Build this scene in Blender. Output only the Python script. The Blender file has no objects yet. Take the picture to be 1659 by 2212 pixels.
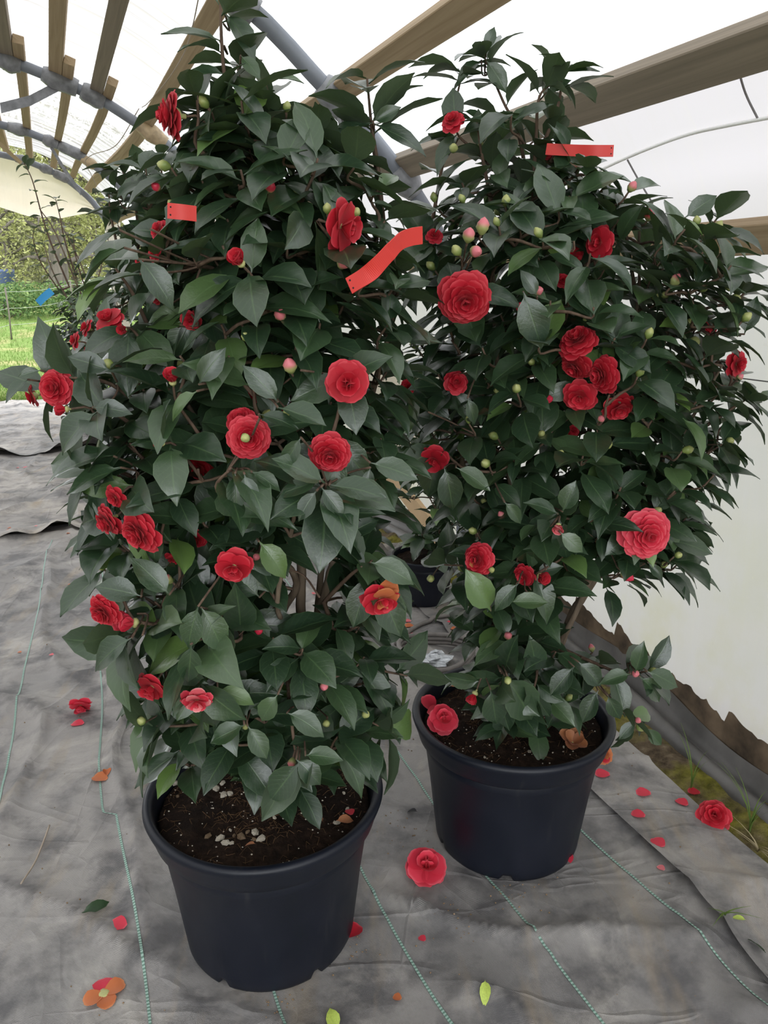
import bpy, math, random
import numpy as np
from mathutils import Vector, Matrix

# ------------------------------------------------------------------ camera, sky, exposure
SC = bpy.context.scene
COL = SC.collection
FPX, PITCH, CAM_H = 1640.0, math.radians(16.5), 1.29
cam_data = bpy.data.cameras.new('camera')
cam_data.sensor_fit = 'VERTICAL'
cam_data.sensor_height = 36.0
cam_data.lens = 36.0 * FPX / 2212.0
cam_data.clip_start = 0.02
cam_data.clip_end = 300
camera = bpy.data.objects.new('camera', cam_data)
camera.location = (0, 0, CAM_H)
camera.rotation_euler = (math.pi / 2 - PITCH, 0, 0)
COL.objects.link(camera)
SC.camera = camera

SKY_STRENGTH = 1.15
world = bpy.data.worlds.new('overcast_sky')
SC.world = world
world.use_nodes = True
wn = world.node_tree.nodes
wl = world.node_tree.links
wn.clear()
w_out = wn.new('ShaderNodeOutputWorld')
w_bg = wn.new('ShaderNodeBackground')
w_tc = wn.new('ShaderNodeTexCoord')
w_no = wn.new('ShaderNodeTexNoise')
w_no.inputs['Scale'].default_value = 2.2
w_no.inputs['Detail'].default_value = 4
w_rp = wn.new('ShaderNodeValToRGB')
w_rp.color_ramp.elements[0].position = 0.25
w_rp.color_ramp.elements[0].color = (0.88, 0.93, 1.0, 1)
w_rp.color_ramp.elements[1].position = 0.75
w_rp.color_ramp.elements[1].color = (1.0, 1.0, 1.0, 1)
wl.new(w_tc.outputs['Generated'], w_no.inputs['Vector'])
wl.new(w_no.outputs['Fac'], w_rp.inputs['Fac'])
wl.new(w_rp.outputs['Color'], w_bg.inputs['Color'])
w_bg.inputs['Strength'].default_value = SKY_STRENGTH
wl.new(w_bg.outputs['Background'], w_out.inputs['Surface'])

SC.view_settings.view_transform = 'Standard'
SC.view_settings.look = 'None'
SC.view_settings.gamma = 1.0
SC.view_settings.use_curve_mapping = False
SC.view_settings.exposure = 1.86
SC.cycles.use_denoising = True
SC.cycles.max_bounces = 8
SC.cycles.diffuse_bounces = 4
SC.cycles.transparent_max_bounces = 12

random.seed(11)
RNG = random.Random(7)

# ------------------------------------------------------------------ geometry helpers
CP, SP = math.cos(PITCH), math.sin(PITCH)
YAW = math.radians(23.0)
NV = Vector((math.cos(YAW), math.sin(YAW), 0))      # across the tunnel, to the right
UV_ = Vector((-math.sin(YAW), math.cos(YAW), 0))    # along the tunnel


def ray(px, py):
    a = (px - 829.5) / FPX
    v = (py - 1106.0) / FPX
    return Vector((a, CP - v * SP, -SP - v * CP))


def at_y(px, py, y):
    """world point seen at a photo pixel, at distance y in front of the camera"""
    d = ray(px, py)
    return Vector((0, 0, CAM_H)) + d * (y / d.y)


def at_h(px, py, h=0.0):
    d = ray(px, py)
    return Vector((0, 0, CAM_H)) + d * ((h - CAM_H) / d.z)


def tun(n, s, h=0.0):
    """tunnel coordinates (across, along, height) to world"""
    p = NV * n + UV_ * s
    return Vector((p.x, p.y, h))


def to_tun(x, y):
    return x * NV.x + y * NV.y, x * UV_.x + y * UV_.y


def sec_at(px, py, s):
    d = ray(px, py)
    t = s / (d.x * UV_.x + d.y * UV_.y)
    return (d.x * NV.x + d.y * NV.y) * t, CAM_H + d.z * t


def project(p):
    q = Vector(p) - Vector((0, 0, CAM_H))
    z = q.y * CP - q.z * SP
    v = -(q.y * SP + q.z * CP)
    z = max(z, 1e-3)
    return 829.5 + FPX * q.x / z, 1106 + FPX * v / z, z


def smooth01(x):
    x = min(1.0, max(0.0, x))
    return x * x * (3 - 2 * x)


def _hash(ix, iy, seed):
    v = np.sin(ix * 127.1 + iy * 311.7 + seed * 74.7) * 43758.5453
    return v - np.floor(v)


def vnoise(x, y, seed=0):
    x = np.asarray(x, float)
    y = np.asarray(y, float)
    ix, iy = np.floor(x), np.floor(y)
    fx, fy = x - ix, y - iy
    fx = fx * fx * (3 - 2 * fx)
    fy = fy * fy * (3 - 2 * fy)
    a = _hash(ix, iy, seed)
    b = _hash(ix + 1, iy, seed)
    c = _hash(ix, iy + 1, seed)
    d = _hash(ix + 1, iy + 1, seed)
    return a + (b - a) * fx + (c - a) * fy + (a - b - c + d) * fx * fy


def fbm(x, y, seed=0, octv=4):
    t, a, f, n = 0, 0.5, 1.0, 0
    for k in range(octv):
        t = t + a * vnoise(np.asarray(x) * f, np.asarray(y) * f, seed + k)
        n += a
        a *= 0.5
        f *= 2.03
    return t / n


def link(o, parent=None):
    COL.objects.link(o)
    if parent is not None:
        o.parent = parent
    return o


def mesh_data(name, V, F, mat=None, uv=None, smooth=True, mats=None, midx=None):
    me = bpy.data.meshes.new(name)
    V = V.tolist() if isinstance(V, np.ndarray) else [tuple(v) for v in V]
    F = F.tolist() if isinstance(F, np.ndarray) else F
    me.from_pydata(V, [], F)
    if uv is not None:
        lay = me.uv_layers.new(name='UVMap')
        li = np.empty(len(me.loops), dtype=np.int32)
        me.loops.foreach_get('vertex_index', li)
        lay.data.foreach_set('uv', np.asarray(uv, dtype=np.float32)[li].ravel())
    if smooth:
        me.polygons.foreach_set('use_smooth', [True] * len(me.polygons))
    for m in (mats or ([mat] if mat else [])):
        me.materials.append(m)
    if midx is not None:
        me.polygons.foreach_set('material_index', midx)
    me.update()
    return me


def obj(name, me, parent=None, matrix=None):
    o = bpy.data.objects.new(name, me)
    link(o, parent)
    if matrix is not None:
        o.matrix_local = matrix
    return o


def empty(name, loc):
    o = bpy.data.objects.new(name, None)
    o.empty_display_size = 0.05
    o.location = loc
    return link(o)


def tag(o, label=None, cat=None, group=None, kind=None):
    if label:
        o['label'] = label
    if cat:
        o['category'] = cat
    if group:
        o['group'] = group
    if kind:
        o['kind'] = kind
    return o


class MB:
    """collects vertices and faces for one mesh"""

    def __init__(self):
        self.V, self.F, self.U = [], [], []

    def add(self, V, F, U=None):
        b = len(self.V)
        self.V += [tuple(v) for v in V]
        self.F += [tuple(i + b for i in f) for f in F]
        self.U += list(U) if U is not None else [(0, 0)] * len(V)

    def tube(self, pts, rad, seg=8, cap=True):
        pts = [Vector(p) for p in pts]
        n = len(pts)
        if not hasattr(rad, '__len__'):
            rad = [rad] * n
        V, F, U = [], [], []
        t0 = (pts[1] - pts[0]).normalized()
        ref = Vector((0, 0, 1)) if abs(t0.z) < 0.9 else Vector((1, 0, 0))
        x = t0.cross(ref).normalized()
        run = 0.0
        for i, p in enumerate(pts):
            t = (pts[min(i + 1, n - 1)] - pts[max(i - 1, 0)]).normalized()
            x = (x - t * x.dot(t)).normalized()
            y = t.cross(x)
            if i:
                run += (p - pts[i - 1]).length
            for k in range(seg):
                a = 2 * math.pi * k / seg
                V.append(p + (x * math.cos(a) + y * math.sin(a)) * rad[i])
                U.append((k / seg, run))
        for i in range(n - 1):
            for k in range(seg):
                k2 = (k + 1) % seg
                F.append((i * seg + k, i * seg + k2, (i + 1) * seg + k2, (i + 1) * seg + k))
        if cap:
            F.append(tuple(range(seg))[::-1])
            F.append(tuple((n - 1) * seg + k for k in range(seg)))
        self.add(V, F, U)

    def box(self, c, ax, ay, az):
        """box from centre and three half-axis vectors"""
        c, ax, ay, az = Vector(c), Vector(ax), Vector(ay), Vector(az)
        V = [c + ax * i + ay * j + az * k for k in (-1, 1) for j in (-1, 1) for i in (-1, 1)]
        F = [(0, 2, 3, 1), (4, 5, 7, 6), (0, 1, 5, 4), (2, 6, 7, 3), (0, 4, 6, 2), (1, 3, 7, 5)]
        self.add(V, F)

    def lathe(self, prof, seg=64, zfun=None):
        V, F = [], []
        m = len(prof)
        for k in range(seg):
            a = 2 * math.pi * k / seg
            for j, (r, z) in enumerate(prof):
                V.append((r * math.cos(a), r * math.sin(a), z if zfun is None else zfun(a, j, r, z)))
        for k in range(seg):
            k2 = (k + 1) % seg
            for j in range(m - 1):
                F.append((k * m + j, k2 * m + j, k2 * m + j + 1, k * m + j + 1))
        self.add(V, F)

    def data(self, name, mat, smooth=True):
        return mesh_data(name, self.V, self.F, mat, uv=self.U, smooth=smooth)

    def build(self, name, mat, parent=None, smooth=True, origin=None):
        if origin is not None:
            o = Vector(origin)
            self.V = [tuple(Vector(v) - o) for v in self.V]
        return obj(name, self.data(name, mat, smooth), parent)


def grid_faces(nu, nv):
    return [(i * nv + j, (i + 1) * nv + j, (i + 1) * nv + j + 1, i * nv + j + 1)
            for i in range(nu - 1) for j in range(nv - 1)]


def spline(pts, per=6):
    """Catmull-Rom through the points"""
    pts = [Vector(p) for p in pts]
    if len(pts) < 3:
        return [pts[0].lerp(pts[-1], i / per) for i in range(per + 1)]
    P = [pts[0] * 2 - pts[1]] + pts + [pts[-1] * 2 - pts[-2]]
    out = []
    for i in range(1, len(P) - 2):
        a, b, c, d = P[i - 1], P[i], P[i + 1], P[i + 2]
        for k in range(per):
            t = k / per
            out.append(0.5 * ((2 * b) + (c - a) * t + (2 * a - 5 * b + 4 * c - d) * t * t + (3 * b - a - 3 * c + d) * t ** 3))
    out.append(pts[-1])
    return out


# ------------------------------------------------------------------ materials
class NT:
    def __init__(self, name):
        self.m = bpy.data.materials.new(name)
        self.m.use_nodes = True
        self.t = self.m.node_tree
        self.t.nodes.clear()
        self.out = self.n('ShaderNodeOutputMaterial')

    def n(self, typ, **kw):
        nd = self.t.nodes.new(typ)
        for k, v in kw.items():
            if k.startswith('i_'):
                nd.inputs[k[2:].replace('_', ' ')].default_value = v
            else:
                setattr(nd, k, v)
        return nd

    def l(self, a, b):
        self.t.links.new(a, b)

    def surf(self, sock):
        self.l(sock, self.out.inputs['Surface'])

    def pbsdf(self, rough=0.5, spec=0.5, color=None):
        p = self.n('ShaderNodeBsdfPrincipled')
        p.inputs['Roughness'].default_value = rough
        p.inputs['Specular IOR Level'].default_value = spec
        if color is not None:
            p.inputs['Base Color'].default_value = (*color, 1)
        return p

    def coord(self, kind='Object'):
        return self.n('ShaderNodeTexCoord').outputs[kind]

    def noise(self, vec, scale, detail=4, rough=0.55, dist=0.0):
        nd = self.n('ShaderNodeTexNoise')
        nd.inputs['Scale'].default_value = scale
        nd.inputs['Detail'].default_value = detail
        nd.inputs['Roughness'].default_value = rough
        nd.inputs['Distortion'].default_value = dist
        if vec is not None:
            self.l(vec, nd.inputs['Vector'])
        return nd.outputs['Fac']

    def ramp(self, fac, stops):
        nd = self.n('ShaderNodeValToRGB')
        el = nd.color_ramp.elements
        while len(el) < len(stops):
            el.new(0.5)
        for e, (p, c) in zip(el, stops):
            e.position = p
            e.color = (*c, 1) if len(c) == 3 else c
        self.l(fac, nd.inputs['Fac'])
        return nd.outputs['Color']

    def mix(self, fac, a, b, blend='MIX'):
        nd = self.n('ShaderNodeMix', data_type='RGBA', blend_type=blend)
        for sock, val in ((nd.inputs[0], fac), (nd.inputs[6], a), (nd.inputs[7], b)):
            if hasattr(val, 'links'):
                self.l(val, sock)
            elif isinstance(val, (tuple, list)):
                sock.default_value = (*val, 1) if len(val) == 3 else val
            else:
                sock.default_value = val
        return nd.outputs[2]

    def math(self, op, a, b=None, c=None, clamp=False):
        nd = self.n('ShaderNodeMath', operation=op, use_clamp=clamp)
        for i, v in enumerate((a, b, c)):
            if v is None:
                continue
            if hasattr(v, 'links'):
                self.l(v, nd.inputs[i])
            else:
                nd.inputs[i].default_value = v
        return nd.outputs[0]

    def bump(self, h, strength=0.3, dist=0.01):
        nd = self.n('ShaderNodeBump')
        nd.inputs['Strength'].default_value = strength
        nd.inputs['Distance'].default_value = dist
        self.l(h, nd.inputs['Height'])
        return nd.outputs['Normal']

    def mapping(self, vec, scale=(1, 1, 1), rot=(0, 0, 0)):
        nd = self.n('ShaderNodeMapping')
        nd.inputs['Scale'].default_value = scale
        nd.inputs['Rotation'].default_value = rot
        self.l(vec, nd.inputs['Vector'])
        return nd.outputs['Vector']


def mat_plain(name, color, rough=0.5, spec=0.5, var=0.15, scale=30, bump=0.0):
    t = NT(name)
    p = t.pbsdf(rough, spec)
    f = t.noise(t.coord(), scale)
    dark = tuple(c * (1 - var) for c in color)
    lite = tuple(min(1, c * (1 + var)) for c in color)
    t.l(t.ramp(f, [(0.3, dark), (0.7, lite)]), p.inputs['Base Color'])
    if bump:
        t.l(t.bump(f, bump, 0.004), p.inputs['Normal'])
    t.surf(p.outputs[0])
    return t.m


def mat_leaf(name, hue=0.0, size=1.0):
    t = NT(name)
    uv = t.n('ShaderNodeSeparateXYZ')
    t.l(t.coord('UV'), uv.inputs[0])
    u, v = uv.outputs[0], uv.outputs[1]
    ax = t.math('ABSOLUTE', t.math('SUBTRACT', u, 0.5))
    rib = t.math('SUBTRACT', 1.0, t.math('MULTIPLY', ax, 26.0), clamp=True)
    side = t.math('SINE', t.math('MULTIPLY', t.math('SUBTRACT', v, t.math('MULTIPLY', ax, 0.55)), 52.0))
    vein = t.math('MULTIPLY', t.math('POWER', t.math('MULTIPLY_ADD', side, 0.5, 0.5), 10.0), 0.10)
    edge = t.math('MULTIPLY', t.math('GREATER_THAN', ax, 0.484), 0.30)
    lines = t.math('MAXIMUM', t.math('MAXIMUM', t.math('MULTIPLY', rib, 0.42), vein), edge)
    geo = t.n('ShaderNodeNewGeometry')
    oi = t.n('ShaderNodeObjectInfo')
    rnd = t.math('FRACT', t.math('ADD', t.math('MULTIPLY', geo.outputs['Random Per Island'], 7.31), t.math('MULTIPLY', oi.outputs['Random'], 3.17)))
    top = t.ramp(rnd, [(0.0, (0.011, 0.030, 0.014)), (0.45, (0.020, 0.047, 0.021)), (0.82, (0.033, 0.068, 0.028)),
                       (0.93, (0.055, 0.100, 0.040)), (0.975, (0.10, 0.18, 0.045)), (1.0, (0.15, 0.25, 0.055))])
    mott = t.noise(t.coord('Object'), 22.0 * size, 3)
    top = t.mix(t.math('MULTIPLY', mott, 0.35), top, (0.036, 0.060, 0.034))
    top = t.mix(lines, top, (0.11, 0.19, 0.075))
    back = t.mix(t.math('MULTIPLY', lines, 0.8), (0.045, 0.072, 0.038), (0.11, 0.16, 0.065))
    col = t.mix(geo.outputs['Backfacing'], top, back)
    p = t.pbsdf(0.34, 0.8)
    p.inputs['Coat Weight'].default_value = 0.25
    p.inputs['Coat Roughness'].default_value = 0.30
    t.l(col, p.inputs['Base Color'])
    t.l(t.math('MULTIPLY_ADD', geo.outputs['Backfacing'], 0.25, t.math('MULTIPLY_ADD', mott, 0.22, 0.24)), p.inputs['Roughness'])
    hgt = t.math('ADD', t.math('MULTIPLY', lines, -1.0), t.math('MULTIPLY', mott, 0.6))
    t.l(t.bump(hgt, 0.28, 0.002), p.inputs['Normal'])
    tr = t.n('ShaderNodeBsdfTranslucent')
    t.l(t.mix(0.5, col, (0.16, 0.30, 0.04)), tr.inputs['Color'])
    mx = t.n('ShaderNodeMixShader')
    mx.inputs[0].default_value = 0.10
    t.l(p.outputs[0], mx.inputs[1])
    t.l(tr.outputs[0], mx.inputs[2])
    t.surf(mx.outputs[0])
    return t.m


def mat_petal(name, deep, mid, pale, trans=0.22):
    t = NT(name)
    uv = t.n('ShaderNodeSeparateXYZ')
    t.l(t.coord('UV'), uv.inputs[0])
    oi = t.n('ShaderNodeObjectInfo')
    base = t.mix(oi.outputs['Random'], deep, mid)
    vein = t.noise(t.mapping(t.coord('UV'), (30, 3, 1)), 1.0, 3)
    base = t.mix(t.math('MULTIPLY', vein, 0.25), base, deep)
    tip = t.ramp(uv.outputs[1], [(0.0, (0.55, 0.55, 0.55)), (0.12, (0, 0, 0)), (0.86, (0, 0, 0)), (1.0, (0.5, 0.5, 0.5))])
    col = t.mix(tip, base, pale)
    p = t.pbsdf(0.55, 0.3)
    p.inputs['Sheen Weight'].default_value = 0.12
    p.inputs['Sheen Tint'].default_value = (1, 0.5, 0.5, 1)
    t.l(col, p.inputs['Base Color'])
    t.l(t.bump(vein, 0.12, 0.002), p.inputs['Normal'])
    tr = t.n('ShaderNodeBsdfTranslucent')
    t.l(col, tr.inputs['Color'])
    mx = t.n('ShaderNodeMixShader')
    mx.inputs[0].default_value = trans
    t.l(p.outputs[0], mx.inputs[1])
    t.l(tr.outputs[0], mx.inputs[2])
    t.surf(mx.outputs[0])
    return t.m


def mat_bud(name, base, tip, mid=0.55):
    t = NT(name)
    g = t.n('ShaderNodeSeparateXYZ')
    t.l(t.coord('Generated'), g.inputs[0])
    no = t.noise(t.coord('Object'), 90, 3)
    f = t.math('ADD', g.outputs[2], t.math('MULTIPLY', t.math('SUBTRACT', no, 0.5), 0.5))
    col = t.ramp(f, [(0.0, tuple(c * 0.8 for c in base)), (mid - 0.12, base), (mid + 0.15, tip), (1.0, tip)])
    p = t.pbsdf(0.42, 0.45)
    t.l(col, p.inputs['Base Color'])
    t.surf(p.outputs[0])
    return t.m


def mat_bark(name, c1, c2, scale=60):
    t = NT(name)
    f = t.noise(t.mapping(t.coord(), (1, 1, 0.25)), scale, 5)
    p = t.pbsdf(0.8, 0.25)
    t.l(t.ramp(f, [(0.3, c1), (0.7, c2)]), p.inputs['Base Color'])
    t.l(t.bump(f, 0.5, 0.003), p.inputs['Normal'])
    t.surf(p.outputs[0])
    return t.m


def mat_pot(name):
    t = NT(name)
    co = t.coord()
    f = t.noise(co, 7, 5)
    fine = t.noise(co, 320, 2)
    streak = t.noise(t.mapping(co, (26, 26, 1.2)), 1.0, 4, 0.6)
    col = t.ramp(f, [(0.3, (0.004, 0.006, 0.012)), (0.7, (0.008, 0.010, 0.018))])
    dust = t.ramp(streak, [(0.62, (0, 0, 0)), (0.8, (0.35, 0.35, 0.35))])
    col = t.mix(dust, col, (0.06, 0.058, 0.055))
    p = t.pbsdf(0.42, 0.36)
    t.l(col, p.inputs['Base Color'])
    t.l(t.math('MULTIPLY_ADD', f, 0.25, 0.33), p.inputs['Roughness'])
    t.l(t.bump(fine, 0.10, 0.001), p.inputs['Normal'])
    t.surf(p.outputs[0])
    return t.m


def mat_soil(name):
    t = NT(name)
    co = t.coord()
    f = t.noise(co, 60, 8, 0.65)
    g = t.noise(co, 9, 3)
    col = t.ramp(f, [(0.25, (0.006, 0.004, 0.003)), (0.5, (0.026, 0.015, 0.010)), (0.72, (0.060, 0.036, 0.023)), (0.85, (0.13, 0.085, 0.055))])
    col = t.mix(t.ramp(g, [(0.4, (0, 0, 0)), (0.62, (0.7, 0.7, 0.7))]), col, (0.014, 0.009, 0.007))
    p = t.pbsdf(0.95, 0.15)
    t.l(col, p.inputs['Base Color'])
    t.l(t.bump(f, 1.0, 0.012), p.inputs['Normal'])
    t.surf(p.outputs[0])
    return t.m


def mat_mat(name, warm=0.0, lite=1.0):
    """woven black ground fabric, dusty and stained"""
    t = NT(name)
    co = t.coord('Object')
    big = t.noise(co, 1.7, 5, 0.6)
    med = t.noise(co, 7.5, 6, 0.62)
    patch = t.noise(co, 3.3, 5, 0.65, 0.6)
    fine = t.noise(co, 190, 2)
    smear = t.noise(t.mapping(co, (9, 2.2, 1), (0, 0, YAW)), 1.0, 5, 0.6)
    w = lambda r, g, b: (r * lite * (1 + 0.10 * warm), g * lite, b * lite * (1 - 0.13 * warm))
    col = t.ramp(big, [(0.32, w(0.17, 0.168, 0.174)), (0.5, w(0.26, 0.252, 0.250)), (0.68, w(0.34, 0.325, 0.315))])
    col = t.mix(t.ramp(med, [(0.36, (0.75, 0.75, 0.75)), (0.54, (0, 0, 0))]), col, w(0.075, 0.075, 0.082))
    col = t.mix(t.ramp(patch, [(0.52, (0, 0, 0)), (0.68, (0.7, 0.7, 0.7))]), col, w(0.46, 0.44, 0.415))
    col = t.mix(t.ramp(smear, [(0.56, (0, 0, 0)), (0.74, (0.6, 0.6, 0.6))]), col, w(0.36, 0.295, 0.21))
    weave = t.n('ShaderNodeTexWave', wave_type='BANDS', bands_direction='X')
    weave.inputs['Scale'].default_value = 190
    t.l(t.mapping(co, (1, 1, 1), (0, 0, YAW)), weave.inputs['Vector'])
    weave2 = t.n('ShaderNodeTexWave', wave_type='BANDS', bands_direction='Y')
    weave2.inputs['Scale'].default_value = 130
    t.l(t.mapping(co, (1, 1, 1), (0, 0, YAW)), weave2.inputs['Vector'])
    wv = t.math('MULTIPLY', weave.outputs['Fac'], weave2.outputs['Fac'])
    col = t.mix(t.math('MULTIPLY', t.math('ADD', wv, fine), 0.16), col, w(0.04, 0.04, 0.042))
    cre = None
    for sc_, ds_ in (((1.6, 5.5, 1), 0.9), ((4.5, 1.6, 1), 0.7)):
        nz_ = t.noise(t.mapping(co, sc_, (0, 0, YAW)), 1.0, 2, 0.5, ds_)
        c_ = t.math('SUBTRACT', 1.0, t.math('MULTIPLY', t.math('ABSOLUTE', t.math('SUBTRACT', nz_, 0.5)), 22.0), clamp=True)
        cre = c_ if cre is None else t.math('MAXIMUM', cre, c_)
    p = t.pbsdf(0.62, 0.4)
    t.l(col, p.inputs['Base Color'])
    hb_ = t.math('ADD', t.math('MULTIPLY', med, 2.0), t.math('MULTIPLY', wv, 0.25))
    t.l(t.bump(t.math('MULTIPLY_ADD', cre, 1.4, hb_), 0.5, 0.006), p.inputs['Normal'])
    t.surf(p.outputs[0])
    return t.m


def mat_film(name, tint=(0.93, 0.95, 0.97), clear=0.40, streak=0.5, algae=0.0, old=False):
    t = NT(name)
    uv = t.coord('UV')
    co = t.coord('Object')
    st = t.noise(t.mapping(uv, (7.0, 0.8, 1), (0, 0, 0.12)), 1.0, 6, 0.65, 0.4)
    st2 = t.noise(t.mapping(uv, (34, 3.0, 1), (0, 0, 0.12)), 1.0, 4, 0.6, 0.3)
    sp = t.noise(co, 38, 2)
    big = t.noise(co, 1.3, 4)
    dirt = t.ramp(st, [(0.46, (0, 0, 0)), (0.66, (1, 1, 1))])
    dirt2 = t.ramp(st2, [(0.52, (0, 0, 0)), (0.70, (1, 1, 1))])
    speck = t.ramp(sp, [(0.72, (0, 0, 0)), (0.76, (1, 1, 1))])
    if old:
        sv = t.n('ShaderNodeSeparateXYZ')
        t.l(uv, sv.inputs[0])
        mr = t.n('ShaderNodeMapRange', interpolation_type='SMOOTHSTEP')
        mr.inputs['From Min'].default_value = 0.35
        mr.inputs['From Max'].default_value = 0.80
        t.l(sv.outputs[1], mr.inputs['Value'])
        age = mr.outputs[0]
        film_dirt = t.math('MULTIPLY', t.ramp(t.noise(t.mapping(uv, (11, 0.6, 1), (0, 0, 0.10)), 1.0, 7, 0.7, 0.5), [(0.36, (0, 0, 0)), (0.60, (1, 1, 1))]), age)
        tint = t.mix(t.math('MULTIPLY', film_dirt, 0.85), tint, (0.215, 0.20, 0.175))
    col = t.mix(t.math('MULTIPLY', dirt, streak * 0.55), tint, (0.34, 0.32, 0.28))
    col = t.mix(t.math('MULTIPLY', dirt2, streak * 0.45), col, (0.38, 0.36, 0.32))
    col = t.mix(t.math('MULTIPLY', speck, 0.35 * streak), col, (0.30, 0.27, 0.22))
    if algae:
        g = t.n('ShaderNodeSeparateXYZ')
        t.l(co, g.inputs[0])
        low = t.math('SUBTRACT', 1.0, t.math('MULTIPLY', g.outputs[2], 1.15), clamp=True)
        al = t.math('MULTIPLY', low, t.ramp(t.noise(co, 4.2, 5, 0.6), [(0.45, (0, 0, 0)), (0.7, (1, 1, 1))]))
        col = t.mix(t.math('MULTIPLY', al, algae), col, (0.31, 0.295, 0.165))
        spk = t.ramp(t.noise(co, 60, 3), [(0.70, (0, 0, 0)), (0.74, (1, 1, 1))])
        col = t.mix(t.math('MULTIPLY', spk, t.math('MULTIPLY', low, 0.35)), col, (0.55, 0.46, 0.30))
    dif = t.n('ShaderNodeBsdfDiffuse')
    t.l(col, dif.inputs['Color'])
    trl = t.n('ShaderNodeBsdfTranslucent')
    t.l(col, trl.inputs['Color'])
    m1 = t.n('ShaderNodeMixShader')
    m1.inputs[0].default_value = 0.68
    t.l(dif.outputs[0], m1.inputs[1])
    t.l(trl.outputs[0], m1.inputs[2])
    gl = t.n('ShaderNodeBsdfGlossy')
    gl.inputs['Roughness'].default_value = 0.28
    t.l(t.bump(t.math('ADD', st, big), 0.35, 0.03), gl.inputs['Normal'])
    m2 = t.n('ShaderNodeMixShader')
    m2.inputs[0].default_value = 0.05
    t.l(m1.outputs[0], m2.inputs[1])
    t.l(gl.outputs[0], m2.inputs[2])
    tp = t.n('ShaderNodeBsdfTransparent')
    t.l(t.mix(0.92, (1, 1, 1), col), tp.inputs['Color'])
    m3 = t.n('ShaderNodeMixShader')
    m3.inputs[0].default_value = clear
    t.l(m2.outputs[0], m3.inputs[1])
    t.l(tp.outputs[0], m3.inputs[2])
    t.surf(m3.outputs[0])
    return t.m


def mat_wood(name, c1, c2):
    t = NT(name)
    co = t.coord('UV')
    f = t.noise(t.mapping(co, (14, 1.2, 1)), 1.0, 5, 0.6, 0.8)
    p = t.pbsdf(0.75, 0.25)
    oi = t.n('ShaderNodeObjectInfo')
    col = t.ramp(f, [(0.3, c1), (0.7, c2)])
    col = t.mix(t.math('MULTIPLY', oi.outputs['Random'], 0.35), col, tuple(c * 0.75 for c in c1))
    t.l(col, p.inputs['Base Color'])
    t.l(t.bump(f, 0.25, 0.002), p.inputs['Normal'])
    t.surf(p.outputs[0])
    return t.m


def mat_moss(name):
    t = NT(name)
    co = t.coord()
    f = t.noise(co, 26, 7, 0.65)
    g = t.noise(co, 6, 4)
    soil = t.ramp(f, [(0.3, (0.045, 0.032, 0.022)), (0.6, (0.17, 0.13, 0.085)), (0.8, (0.30, 0.25, 0.18))])
    moss = t.ramp(f, [(0.3, (0.07, 0.07, 0.012)), (0.65, (0.24, 0.22, 0.04))])
    col = t.mix(t.ramp(g, [(0.42, (0, 0, 0)), (0.58, (1, 1, 1))]), soil, moss)
    p = t.pbsdf(0.95, 0.1)
    t.l(col, p.inputs['Base Color'])
    t.l(t.bump(f, 1.0, 0.02), p.inputs['Normal'])
    t.surf(p.outputs[0])
    return t.m


def mat_grass_ground(name):
    t = NT(name)
    co = t.coord()
    f = t.noise(co, 1.1, 5)
    g = t.noise(co, 14, 4)
    g1 = t.ramp(g, [(0.3, (0.095, 0.155, 0.032)), (0.7, (0.165, 0.235, 0.065))])
    col = t.mix(t.ramp(f, [(0.52, (0, 0, 0)), (0.68, (0.8, 0.8, 0.8))]), g1, (0.34, 0.29, 0.14))
    p = t.pbsdf(0.9, 0.1)
    t.l(col, p.inputs['Base Color'])
    t.l(t.bump(g, 0.8, 0.03), p.inputs['Normal'])
    t.surf(p.outputs[0])
    return t.m


def mat_foliage(name, stops, trans=0.3):
    t = NT(name)
    geo = t.n('ShaderNodeNewGeometry')
    col = t.ramp(geo.outputs['Random Per Island'], stops)
    p = t.pbsdf(0.7, 0.2)
    t.l(col, p.inputs['Base Color'])
    tr = t.n('ShaderNodeBsdfTranslucent')
    t.l(col, tr.inputs['Color'])
    mx = t.n('ShaderNodeMixShader')
    mx.inputs[0].default_value = trans
    t.l(p.outputs[0], mx.inputs[1])
    t.l(tr.outputs[0], mx.inputs[2])
    t.surf(mx.outputs[0])
    return t.m


def mat_thread(name):
    t = NT(name)
    uv = t.coord('UV')
    w = t.n('ShaderNodeTexWave', wave_type='BANDS', bands_direction='Y')
    w.inputs['Scale'].default_value = 42
    t.l(uv, w.inputs['Vector'])
    col = t.ramp(w.outputs['Fac'], [(0.35, (0.13, 0.23, 0.18)), (0.6, (0.34, 0.48, 0.42))])
    p = t.pbsdf(0.6, 0.3)
    t.l(col, p.inputs['Base Color'])
    t.surf(p.outputs[0])
    return t.m


M_LEAF = mat_leaf('camellia_leaf')
M_RED = mat_petal('red_petal', (0.42, 0.006, 0.018), (0.62, 0.022, 0.045), (0.80, 0.12, 0.15))
M_ROSE = mat_petal('rose_petal', (0.62, 0.025, 0.055), (0.78, 0.055, 0.095), (0.90, 0.22, 0.26))
M_PINK = mat_petal('pink_petal', (0.72, 0.10, 0.13), (0.85, 0.26, 0.28), (0.95, 0.65, 0.62))
M_RUST = mat_petal('withered_petal', (0.42, 0.11, 0.035), (0.55, 0.17, 0.06), (0.66, 0.30, 0.14), 0.1)
M_DRYP = mat_petal('dry_petal', (0.20, 0.07, 0.028), (0.30, 0.115, 0.045), (0.36, 0.17, 0.08), 0.05)
M_BUD = mat_bud('green_bud', (0.20, 0.26, 0.07), (0.38, 0.40, 0.15))
M_BUDP = mat_bud('pink_tipped_bud', (0.30, 0.33, 0.12), (0.62, 0.17, 0.20))
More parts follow.
